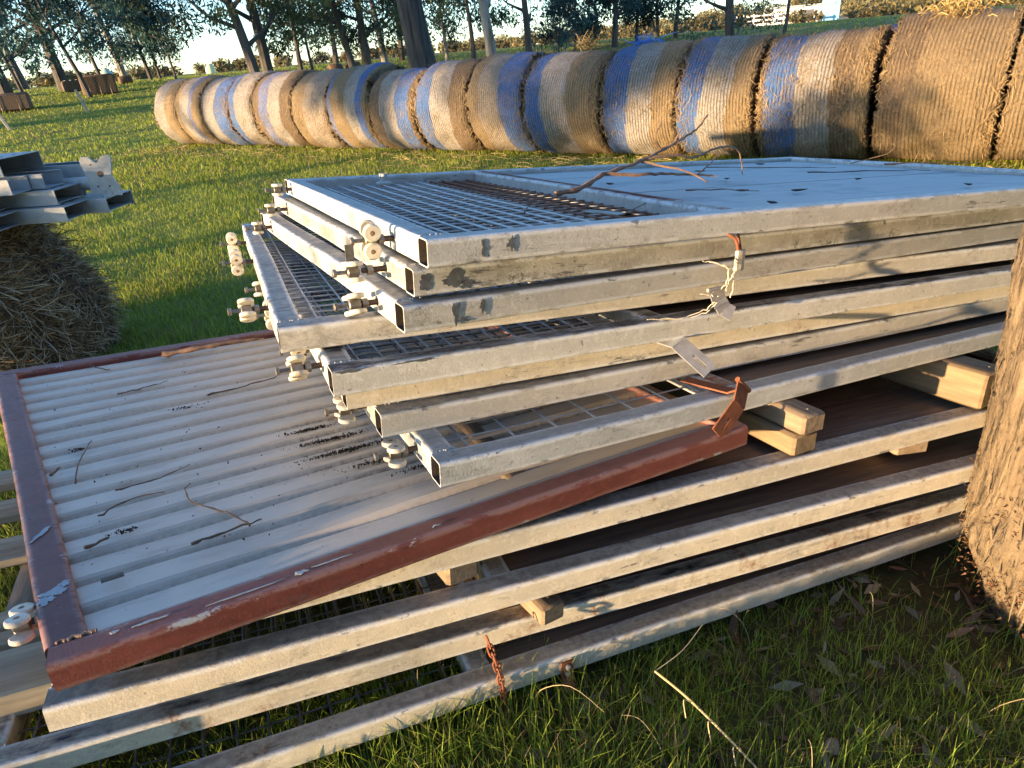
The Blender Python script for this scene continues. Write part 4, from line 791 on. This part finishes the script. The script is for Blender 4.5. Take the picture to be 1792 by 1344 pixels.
crumbs([(.25, 1.485, .04, .0045, 380), (.27, 1.405, .045, .005, 480), (.35, 1.315, .045, .005, 480), (.22, 1.57, .03, .004, 260), (.42, 1.235, .04, .005, 260), (-.18, 1.30, .012, .004, 60), (-.29, 1.75, .01, .006, 50), (-.05, 1.90, .02, .004, 60), (-.2, 1.8, .15, .3, 60), (.0, 1.3, .2, .2, 40)], 'dark leaf crumbs caught in the grooves of the corrugated sheet')

# ---------------------------------------------------------------- pile of purlins and the rotting bale at the left
AX = np.array((-.86, .50, 0)); AX /= np.linalg.norm(AX); PB = np.array((.50, .86, 0)); PB /= np.linalg.norm(PB)
def purlin(end, L, w, h, label, flip=False, name='steel_purlin', roll=0.):
    """lipped C channel; end = near lower corner (world) of its right-hand end, running back along AX"""
    root = empty(name, Matrix.Translation(end), label=label, cat='steel purlin', group='steel purlins piled on the old bale')
    th = .0035; lip = .018
    prof = [(0, lip if False else 0)]
    P = [(lip, h), (0, h), (0, 0), (w, 0), (w, h), (w - lip, h)]; P = [(a, (h - b) if flip else b) for a, b in P]
    Q = [(lip, h - th), (th, h - th), (th, th), (w - th, th), (w - th, h - th), (w - lip, h - th)]; Q = [(a, (h - b) if flip else b) for a, b in Q]
    V = []; F = []
    for s in (0, L):
        for a, b in P + Q: V.append(AX * s + PB * a + np.array((0, 0, b)))
    n = 6
    for j in range(n - 1): F += [(j, j + 1, 12 + j + 1, 12 + j), (n + j + 1, n + j, 12 + n + j, 12 + n + j + 1), (j + 1, j, n + j, n + j + 1), (12 + j, 12 + j + 1, 12 + n + j + 1, 12 + n + j)]
    for j in (0, n - 1): F.append((j, 12 + j, 12 + n + j, n + j))
    mb = MB(); mb.add(V, F); mb.build('channel', PURLIN, root, smooth=False)
    m2 = MB(); 
    for s in (.06, .5): 
        for a in (w * .35, w * .65): c = AX * s + PB * a + np.array((0, 0, (h + .0005) if flip else -.0005)); lathe(m2, c, (0, 0, 1), [(0, .009), (.0012, .009)], 12)
    m2.build('bolt_hole', DARKSTEEL, root)
zb = .822
purlin((-.330, 4.174, zb), 2.4, .235, .072, 'outer bottom purlin at the right end of the pile, open end under the grey casting', flip=True)
purlin((-0.3370, 4.1856, zb + .004), 2.4, .222, .062, 'inner channel nested in the rightmost bottom purlin')
purlin((-.513, 4.069, zb + .001), 2.2, .235, .072, 'outer bottom purlin second from the right, grey outer face and dark open end', flip=True)
purlin((-0.5200, 4.0806, zb + .001 + .004), 2.2, .222, .062, 'inner channel nested in the bottom purlin second from the right')
purlin((-.83, 4.01, zb), 1.9, .235, .072, 'outer bottom purlin at the left, its open end cut by the photo edge', flip=True)
purlin((-0.8370, 4.0216, zb + .004), 1.9, .222, .062, 'inner channel nested in the bottom left purlin')
purlin((-.540, 4.147, zb + .077), 2.2, .235, .072, 'outer second layer purlin with wide dark opening in the middle of the pile', flip=True)
purlin((-0.5470, 4.1586, zb + .077 + .004), 2.2, .222, .062, 'inner channel nested in the second layer middle purlin')
purlin((-.855, 4.09, zb + .077), 1.9, .235, .072, 'outer second layer purlin at the left edge of the photo', flip=True)
purlin((-0.8620, 4.1016, zb + .077 + .004), 1.9, .222, .062, 'inner channel nested in the second layer left purlin')
purlin((-.575, 4.215, zb + .154), 2.0, .15, .072, 'third layer purlin, short opening in the middle')
purlin((-.71, 4.13, zb + .154), 2.0, .135, .072, 'third layer purlin, leftmost, bright white upper face')
purlin((-.40, 4.37, zb + .155), 1.6, .16, .080, 'long bluish purlin reaching right in the third layer')
purlin((-.735, 4.235, zb + .231), 2.0, .30, .085, 'topmost purlin turned upside down on the pile', flip=True)
def casting():
    c = Vector((-.325, 4.25, zb + .082)); root = empty('cast_bracket', Matrix.Translation(c) @ Matrix.Rotation(R(-24), 4, 'Z') @ Matrix.Rotation(R(7), 4, 'Y'), label='grey X shaped cast plate standing on the right end of the purlins', cat='bracket')
    out = [(-.075, 0), (-.068, .06), (-.085, .11), (-.100, .165), (-.088, .185), (-.052, .188), (-.030, .165), (-.006, .168), (.015, .195), (.050, .205), (.062, .19), (.056, .14), (.048, .10), (.075, .05), (.082, 0)]
    n = len(out); V = [(x, -.006, z) for x, z in out] + [(x, .006, z) for x, z in out]; F = [tuple(range(n)), tuple(range(2 * n - 1, n - 1, -1))] + [(j, n + j, n + (j + 1) % n, (j + 1) % n) for j in range(n)]
    mb = MB(); mb.add(V, F); o = mb.build('plate', CAST, root, smooth=False)
    m2 = MB(); lathe(m2, (-.005, -.0065, .105), (0, -1, 0), [(0, .016), (.0008, .016)], 16)
    for x, z in ((-.045, .15), (-.015, .165), (.03, .045), (-.03, .04)): lathe(m2, (x, -.0065, z), (0, -1, 0), [(0, .005), (.0008, .005)], 10)
    m2.build('bolt_hole', DARKSTEEL, root)
    m3 = MB(); lathe(m3, (.012, -.007, .004), (0, -1, 0), [(0, .026), (.003, .026), (.003, .016), (.001, .015)], 20); m3.build('boss', CAST, root)
    r2 = empty('pipe_offcut', Matrix.Translation(c + Vector((.0, .06, .055))), label='pale pipe lying behind the grey cast plate', cat='pipe'); mb = MB()
    a = np.array((0, 0, 0.)); lathe(mb, a, AX, [(0, .028), (0, .036), (.45, .036), (.45, .028)], 24); mb.build('pipe_body', CAST, r2); mb = MB(); lathe(mb, a + AX * .02, AX, [(0, .037), (.03, .037)], 24); mb.build('collar', ZINC, r2)
casting()
def rotten_bale():
    cx, cy = -1.16, 4.62; root = empty('old_round_bale', Matrix.Translation((cx, cy, 0)), label='rotting dark straw bale carrying the pile of steel purlins', cat='hay bale')
    n, k = 90, 60; V = []; ph = RNG.random(8) * 6.28
    def surf(a, t):
        z = -.04 + .86 * t; r = .60 * (1 - .10 * abs(t - .35) - .42 * max(t - .45, 0) ** 1.6 * 2.2); r *= 1 + .035 * math.sin(3 * a + ph[0]) + .02 * math.sin(7 * a + 4 * t + ph[1]) + .02 * math.sin(11 * t + 2 * a + ph[2])
        return np.array((r * math.cos(a), r * .9 * math.sin(a), z))
    for i in range(k + 1):
        for j in range(n): V.append(surf(2 * math.pi * j / n, i / k) + RNG.normal(0, .008, 3))
    V.append((0, 0, .83)); i = (np.arange(k)[:, None] * n + np.arange(n)[None]).ravel(); j = (np.arange(k)[:, None] * n + (np.arange(n)[None] + 1) % n).ravel(); F = [tuple(q) for q in np.stack([i, j, j + n, i + n], 1)] + [(k * n + q, k * n + (q + 1) % n, (k + 1) * n) for q in range(n)]
    mb = MB(); mb.add(V, F); mb.build('packed_straw', simple('rotting_straw', (.15, .09, .045), (.035, .022, .014), 34, .9, 0, .02, detail=9), root)
    m = 11000; a = RNG.uniform(-2.8, .9, m); t = RNG.random(m) ** .9; P = np.array([surf(q, w) for q, w in zip(a, t)]); N = np.stack([np.cos(a), np.sin(a), .25 * np.ones(m)], 1); N /= np.linalg.norm(N, axis=1)[:, None]
    T = np.stack([-np.sin(a), np.cos(a), np.zeros(m)], 1) * RNG.normal(0, .8, m)[:, None] + np.array((0, 0, -1.)) * RNG.uniform(.1, 1.1, m)[:, None] + RNG.normal(0, .35, (m, 3)); cl = np.sin(a * 9 + t * 7)[:, None]; T += np.stack([-np.sin(a), np.cos(a), np.zeros(m)], 1) * cl * .8
    T /= np.linalg.norm(T, axis=1)[:, None]; L = RNG.uniform(.04, .17, m)[:, None]; S = np.cross(T, N); S /= np.linalg.norm(S, axis=1)[:, None] + 1e-6; S *= RNG.uniform(.0009, .0024, m)[:, None]
    P0 = P - N * .01; P1 = P + T * L * .5 + N * RNG.uniform(.004, .03, m)[:, None]; P2 = P + T * L + N * RNG.uniform(.0, .04, m)[:, None]
    V = np.stack([P0 - S, P0 + S, P1 + S, P1 - S, P2 + S, P2 - S], 1).reshape(-1, 3); b0 = np.arange(m)[:, None] * 6; F = np.concatenate([b0 + [0, 1, 2, 3], b0 + [3, 2, 4, 5]])
    g = RNG.random((m, 1)); c = np.where(g < .6, np.array([[.24, .135, .055]]), np.where(g < .85, np.array([[.46, .34, .19]]), np.array([[.44, .36, .26]]))) * RNG.uniform(.5, 1.2, (m, 1)); big('loose_straw', V, F, STRAWM, root, col=np.repeat(c, 6, 0))
rotten_bale()

# ---------------------------------------------------------------- the big trunk at the right
def big_tree():
    root = empty('gum_tree', Matrix.Translation((1.87, .49, 0)), label='broad fibrous sunlit trunk cut by the right edge of the photo', cat='tree')
    n, k = 300, 520; Z = np.linspace(-.12, 2.6, k); A = np.linspace(0, 2 * np.pi, n, endpoint=False)
    zz, aa = np.meshgrid(Z, A, indexing='ij'); base = np.interp(zz, [-.12, 0, .10, .245, .33, .44, .58, .78, .89, 1.02, 1.6, 2.6], [.26, .29, .325, .370, .378, .382, .386, .397, .405, .405, .40, .38])
    r = base.copy()
    def fn(seed, fa, fz, oct=4, tw=.0):
        rg = np.random.default_rng(seed); o = np.zeros_like(zz); am = 1.
        for q in range(oct):
            for _ in range(3):
                ka = rg.integers(int(fa * 2 ** q * .6), int(fa * 2 ** q * 1.5) + 1); kz = rg.normal() * fz * 2 ** q; o += am * np.sin(ka * aa + kz * zz + tw * ka * zz + rg.random() * 6.28) / 3
            am *= .6
        return o
    big_ = fn(1, 3, 2.5, 3); w = fn(2, 5, 6, 3) * 3
    fib = fn(3, 34, 7, 4, .15); fib2 = np.abs(np.sin((aa * 26 + w + zz * 3))) ; crack = -np.clip(.16 - np.abs(np.sin(aa * 13 + w * 1.2 + zz * 2.0)), 0, 1) / .16
    crack = crack * (fn(5, 7, 9, 2) > .1)
    r += .020 * big_ + .0078 * fib + .005 * fib2 + .024 * crack + RNG.normal(0, .0010, r.shape)
    r += .035 * np.exp(-((zz - .31) / .09) ** 2) * np.clip(np.cos(aa - math.pi + .35), 0, 1) ** 14 * (1 + .3 * fn(6, 20, 40, 2))
    X = r * np.cos(aa); Y = r * np.sin(aa)
    V = np.stack([X, Y, zz], -1).reshape(-1, 3); i = (np.arange(k - 1)[:, None] * n + np.arange(n)[None]).ravel(); j = (np.arange(k - 1)[:, None] * n + (np.arange(n)[None] + 1) % n).ravel()
    big('trunk', V, np.stack([i, j, j + n, i + n], 1), BARKNEAR, root, smooth=True)
    # peeling bark flakes and fibres
    m = 1500; ia = RNG.integers(0, n, m); a = A[ia]; keep = np.cos(a - math.pi * 1.05) > -.2; a = a[keep]; ia = ia[keep]; m = len(a); iz = RNG.integers(10, k - 10, m); P = V.reshape(k, n, 3)[iz, ia]; N = np.stack([np.cos(a), np.sin(a), np.zeros(m)], 1); Tn = np.stack([-np.sin(a), np.cos(a), np.zeros(m)], 1)
    L = RNG.uniform(.02, .10, m)[:, None]; D = np.stack([np.zeros(m), np.zeros(m), RNG.choice([-1, 1], m)], 1) + Tn * RNG.normal(0, .12, (m, 1)); S = Tn * RNG.uniform(.0012, .0040, (m, 1)); P0 = P - N * .003; P1 = P + D * L * .5 + N * .003; P2 = P + D * L + N * RNG.uniform(.001, .009, (m, 1)) * np.where(RNG.random((m, 1)) < .06, 4, 1)
    Vv = np.stack([P0 - S, P0 + S, P1 + S, P1 - S, P2 + S * .2, P2 - S * .2], 1).reshape(-1, 3); b0 = np.arange(m)[:, None] * 6; F = np.concatenate([b0 + [0, 1, 2, 3], b0 + [3, 2, 4, 5]])
    c = np.array((.20, .155, .10)) * RNG.uniform(.6, 1.25, (m, 1)); big('bark_flakes', Vv, F, STRAWM, root, col=np.repeat(c, 6, 0))
    # dark broken burl at the left of the foot
    m = 1500; a = math.pi - .35 + RNG.normal(0, .30, m); zq = .29 + RNG.normal(0, .075, m); rr = .380 + .03 * np.exp(-((zq - .36) / .10) ** 2) * np.exp(-((a - math.pi + .35) / .3) ** 2) ; P = np.stack([rr * np.cos(a), rr * np.sin(a), zq], 1) + RNG.normal(0, .006, (m, 3))
    N = np.stack([np.cos(a), np.sin(a), np.zeros(m)], 1); T = N * .5 + RNG.normal(0, .8, (m, 3)); T /= np.linalg.norm(T, axis=1)[:, None]; S = np.cross(T, RNG.normal(size=(m, 3))); S = S / np.linalg.norm(S, axis=1)[:, None] * .0028; L = RNG.uniform(.005, .015, (m, 1)); V2 = np.stack([P - S, P + S, P + T * L], 1).reshape(-1, 3)
    c = np.array((.14, .075, .038)) * RNG.uniform(.2, 1.2, (m, 1)); big('broken_bark', V2, np.arange(3 * m).reshape(m, 3), STRAWM, root, col=np.repeat(c, 3, 0))
    V, F, c = leafcards(RNG.normal(0, 1, (14, 3)) * (1.6, 1.6, .6) + (.4, 0, 5.6), np.full((14, 3), .7), 2500, .13, OG, .4); big('crown', V, F, LEAFM, root, col=c)
    mb = MB(); pipe(mb, [(.1, 0, 2.2), (.3, 0, 3.6), (.2, .4, 5.2)], [.16, .13, .07], 12); pipe(mb, [(.3, 0, 3.5), (1.2, -.3, 4.6), (1.6, -.6, 5.8)], [.10, .06, .03], 10); mb.build('limb', BARKP, root)
big_tree()

# ---------------------------------------------------------------- grass, litter
def in_view(x, y, z, m=60):
    P = np.stack([x, y, z - CAMZ], 1); c = P @ np.array([rgt, -upv, fwd]).T; px = 896 + 1181 * c[:, 0] / c[:, 2]; py = 672 + 1181 * c[:, 1] / c[:, 2]
    return (c[:, 2] > .2) & (px > -m * 2) & (px < 1792 + m * 2) & (py > -m) & (py < 1344 + m * 3)
def blades(n, rad, hrange, wid, seed, dens=None, straw=.12, name='grass', lean=.5):
    rg = np.random.default_rng(seed); N0 = n; xs = []; ys = []; tot = 0
    while tot < n:
        a = rg.uniform(R(-40), R(86), n * 2); r = np.sqrt(rg.uniform(rad[0] ** 2, rad[1] ** 2, n * 2)) if rad[1] < 4 else rad[0] * (rad[1] / rad[0]) ** (rg.random(n * 2) ** .85)
        x = r * np.sin(a); y = r * np.cos(a); ok = in_view(x, y, gz(x, y))
        cl = .5 + .5 * hsh(x * 4.1 + seed, y * 4.7); cl2 = .5 + .5 * hsh(x * 1.3 + 9, y * 1.1 + seed); p = .35 + .65 * cl * (.4 + .6 * cl2)
        if dens is not None: p = p * dens(x, y)
        ok &= rg.random(len(x)) < p; xs.append(x[ok]); ys.append(y[ok]); tot += ok.sum()
    x = np.concatenate(xs)[:n]; y = np.concatenate(ys)[:n]; r = np.hypot(x, y); z = gz(x, y)
    cl = .5 + .5 * hsh(x * 2.3 + seed, y * 2.1); h = rg.uniform(*hrange, n) * (.55 + .75 * cl); w = wid * (1 + (r / 6 if rad[1] > 4 else 0)) * rg.uniform(.7, 1.3, n)
    th = rg.uniform(0, 2 * np.pi, n); le = rg.normal(0, lean, n); D = np.stack([np.cos(th), np.sin(th)], 1); sd = np.stack([-D[:, 1], D[:, 0], np.zeros(n)], 1) * w[:, None] * .5
    B = np.stack([x, y, z - .004], 1); def_ = lambda t: np.concatenate([D * (le * h * t * t)[:, None], (h * t * (1 - .12 * np.abs(le) * t))[:, None]], 1)
    M1 = B + def_(.4); M2 = B + def_(.75); T = B + def_(1.)
    V = np.stack([B - sd, B + sd, M1 + sd * .9, M1 - sd * .9, M2 + sd * .6, M2 - sd * .6, T + sd * .08, T - sd * .08], 1).reshape(-1, 3)
    b0 = np.arange(n)[:, None] * 8; F = np.concatenate([b0 + [0, 1, 2, 3], b0 + [3, 2, 4, 5], b0 + [5, 4, 6, 7]])
    patch = (.7 if rad[1] < 4 else 1.15) * np.clip(.5 + .6 * hsh(x * .8 + 3, y * .45 + 1) + .3 * hsh(x * 3, y * 3), 0, 1); g = rg.random(n)
    c = (np.array((.30, .42, .065)) if rad[1] < 4 else np.array((.27, .34, .05)))[None] * rg.uniform(.6, 1.35, (n, 1)) + np.array((.10, .075, .0))[None] * patch[:, None] * rg.random((n, 1))
    c = np.where((g < straw * (.5 + patch))[:, None], np.array((.40, .33, .15)) * rg.uniform(.5, 1.1, (n, 1)), c)
    tag(big(name, V, F, GRASSM, col=np.repeat(c, 8, 0)), kind='stuff')
def fdens(x, y):
    d = np.hypot(x - 1.7, y - .92); k = np.clip((d - .22) / .42, .05, 1)
    return k * np.where((x > -.3) & (x < 2.3) & (y > 1.25) & (y < 2.4), .25, 1)
blades(62000, (.6, 3.2), (.030, .105), .0024, 5, fdens, .16, 'front_grass', .55)
blades(150000, (2.6, 14), (.03, .075), .0030, 8, None, .14, 'paddock_grass', .6)
blades(90000, (11, 50), (.04, .09), .0050, 21, None, .16, 'far_grass', .6)
def stalks():
    # long dead stalks standing in the front grass
    mb = MB()
    for k in range(34):
        x = RNG.uniform(.1, 2.0); y = RNG.uniform(.25, 1.15); z = float(gz(x, y)); a = RNG.uniform(0, 6.28); L = RNG.uniform(.08, .24); l = RNG.uniform(.1, .9)
        q = smoothpath([(x, y, z), (x + l * L * .25 * math.cos(a), y + l * L * .25 * math.sin(a), z + L * .45), (x + l * L * .7 * math.cos(a + .2), y + l * L * .7 * math.sin(a + .2), z + L * (.85 - .1 * l)), (x + l * L * 1.1 * math.cos(a + .3), y + l * L * 1.1 * math.sin(a + .3), z + L * (1. - .45 * l))], 4); pipe(mb, q, [.0010 - .0006 * i / len(q) for i in range(len(q))], 4, cap=False, col=np.array((.46, .38, .22)) * RNG.uniform(.5, 1.1))
    for k in range(700):
        t = RNG.uniform(-7, 9); c = MID + DIRB * t + NB * RNG.uniform(.45, 1.6); x, y = c; z = float(gz(x, y)) + .02; a = RNG.uniform(0, 6.28); L = RNG.uniform(.1, .35)
        pipe(mb, [(x, y, z), (x + L * .5 * math.cos(a), y + L * .5 * math.sin(a), z + RNG.uniform(.0, .05)), (x + L * math.cos(a + .4), y + L * math.sin(a + .4), z + RNG.uniform(-.01, .03))], .0025, 3, cap=False, col=np.array((.46, .34, .16)) * RNG.uniform(.5, 1.1))
    tag(mb.build('dead_stalks', STRAWM), kind='stuff')
stalks()
def litter():
    m = 1200; x = RNG.uniform(.1, 2.2, m); y = RNG.uniform(.1, 1.3, m); z = gz(x, y) + RNG.uniform(.001, .018, m); a = RNG.uniform(0, 6.28, m); L = RNG.uniform(.008, .045, m)[:, None]; W2 = L * RNG.uniform(.12, .42, (m, 1))
    A = np.stack([np.cos(a), np.sin(a), RNG.normal(0, .3, m)], 1); B = np.stack([-np.sin(a), np.cos(a), RNG.normal(0, .4, m)], 1); P = np.stack([x, y, z], 1); V = np.stack([P - A * L, P + B * W2, P + A * L, P - B * W2], 1).reshape(-1, 3)
    g = RNG.random((m, 1)); c = np.where(g < .7, np.array([[.16, .10, .06]]), np.array([[.36, .29, .19]])) * RNG.uniform(.35, 1.1, (m, 1)); tag(big('leaf_litter', V, np.arange(4 * m).reshape(m, 4), DEADLEAF, col=np.repeat(c, 4, 0)), kind='stuff')
litter()
LV = [(.78, .78), (.98, .66), (1.10, .92), (1.28, .80), (.62, .70), (1.42, .62), (1.22, .55), (.88, .55), (1.52, .86), (1.38, 1.02), (1.05, .45), (.45, .78), (1.60, .70), (1.18, .36), (.70, .50), (1.36, .42), (1.5, .40), (.95, .88), (.56, .60), (1.62, 1.0)]
for k in range(22):
    x, y = LV[k] if k < len(LV) else (RNG.uniform(.3, 1.7), RNG.uniform(.3, 1.1)); z = float(gz(x, y)) + RNG.uniform(.008, .03)
    flake(Matrix.Translation((x, y, z)) @ Matrix.Rotation(RNG.uniform(0, 6.28), 4, 'Z') @ Matrix.Rotation(RNG.normal() * .35, 4, 'X') @ Matrix.Rotation(RNG.normal() * .35, 4, 'Y'), RNG.uniform(.035, .10), RNG.uniform(.012, .032), tuple(np.array(((.19, .125, .08), (.30, .24, .17), (.24, .12, .07))[k % 3]) * RNG.uniform(.45, 1.2)), '' + ('curled brown', 'pale grey brown', 'reddish brown')[k % 3] + ' gum leaf lying in the front grass between stack and camera', group=('curled brown', 'pale grey brown', 'reddish brown')[k % 3] + ' gum leaves in the front grass', curl=RNG.uniform(.2, 1.6))
def reed():
    r = tag(empty('dry_grass_stem', None), 'long pale dry grass stem bent over in front of the bottom rail', 'grass stem'); mb = MB(); z = lambda x, y, h: (x, y, float(gz(x, y)) + h)
    pipe(mb, smoothpath([z(.72, .56, .02), z(.69, .63, .07), z(.66, .72, .11), z(.63, .79, .135)], 6), .0022, 5, col=(.55, .45, .24)); pipe(mb, smoothpath([z(.63, .79, .135), z(.71, .80, .15), z(.79, .83, .165)], 4), .0010, 4, col=(.55, .47, .3))
    for s in ((.68, .66, .09), (.66, .71, .11), (.70, .61, .06)): pipe(mb, smoothpath([z(*s), z(s[0] - .02, s[1] + .0, s[2] + .015), z(s[0] - .03, s[1] - .02, s[2] - .01)], 4), .0013, 4, col=(.5, .42, .24))
    mb.build('stem', STRAWM, r)
reed()

# two unseen bushes added at left to keep low sun off the pile and purlins
gum(-6.0, .85, 1.35, .04, 'added low sparse bush keeping sun off the stack from out left', n_leaf=3800, spread=.55, crown=(.10, 1), clump=.34, leafsize=.07, leaf=OG, z=0, name='added_shade_bush')
gum(-7.2, 3.8, 2.3, .05, 'added bushy wattle keeping sun off the purlins from out left', n_leaf=9000, spread=.75, crown=(.12, 1), clump=.42, leafsize=.09, leaf=OG, z=0, name='added_shade_wattle')

# unseen trees added behind the camera to cut sky light on front faces
for (x, y), lab in zip(((-9, -10.5), (-3, -9), (3, -9.5), (9, -9), (15, -8), (20, -3)), ('far left', 'left', 'middle', 'right', 'far right', 'outermost right')):
    gum(x, y, 9, .3, 'added dense gum dimming the front faces from behind the camera, ' + lab + ' of six', (0, 0), n_leaf=9000, spread=3.2, crown=(.12, 1), clump=1.2, leafsize=.4, leaf=OG, z=0, forks=10)
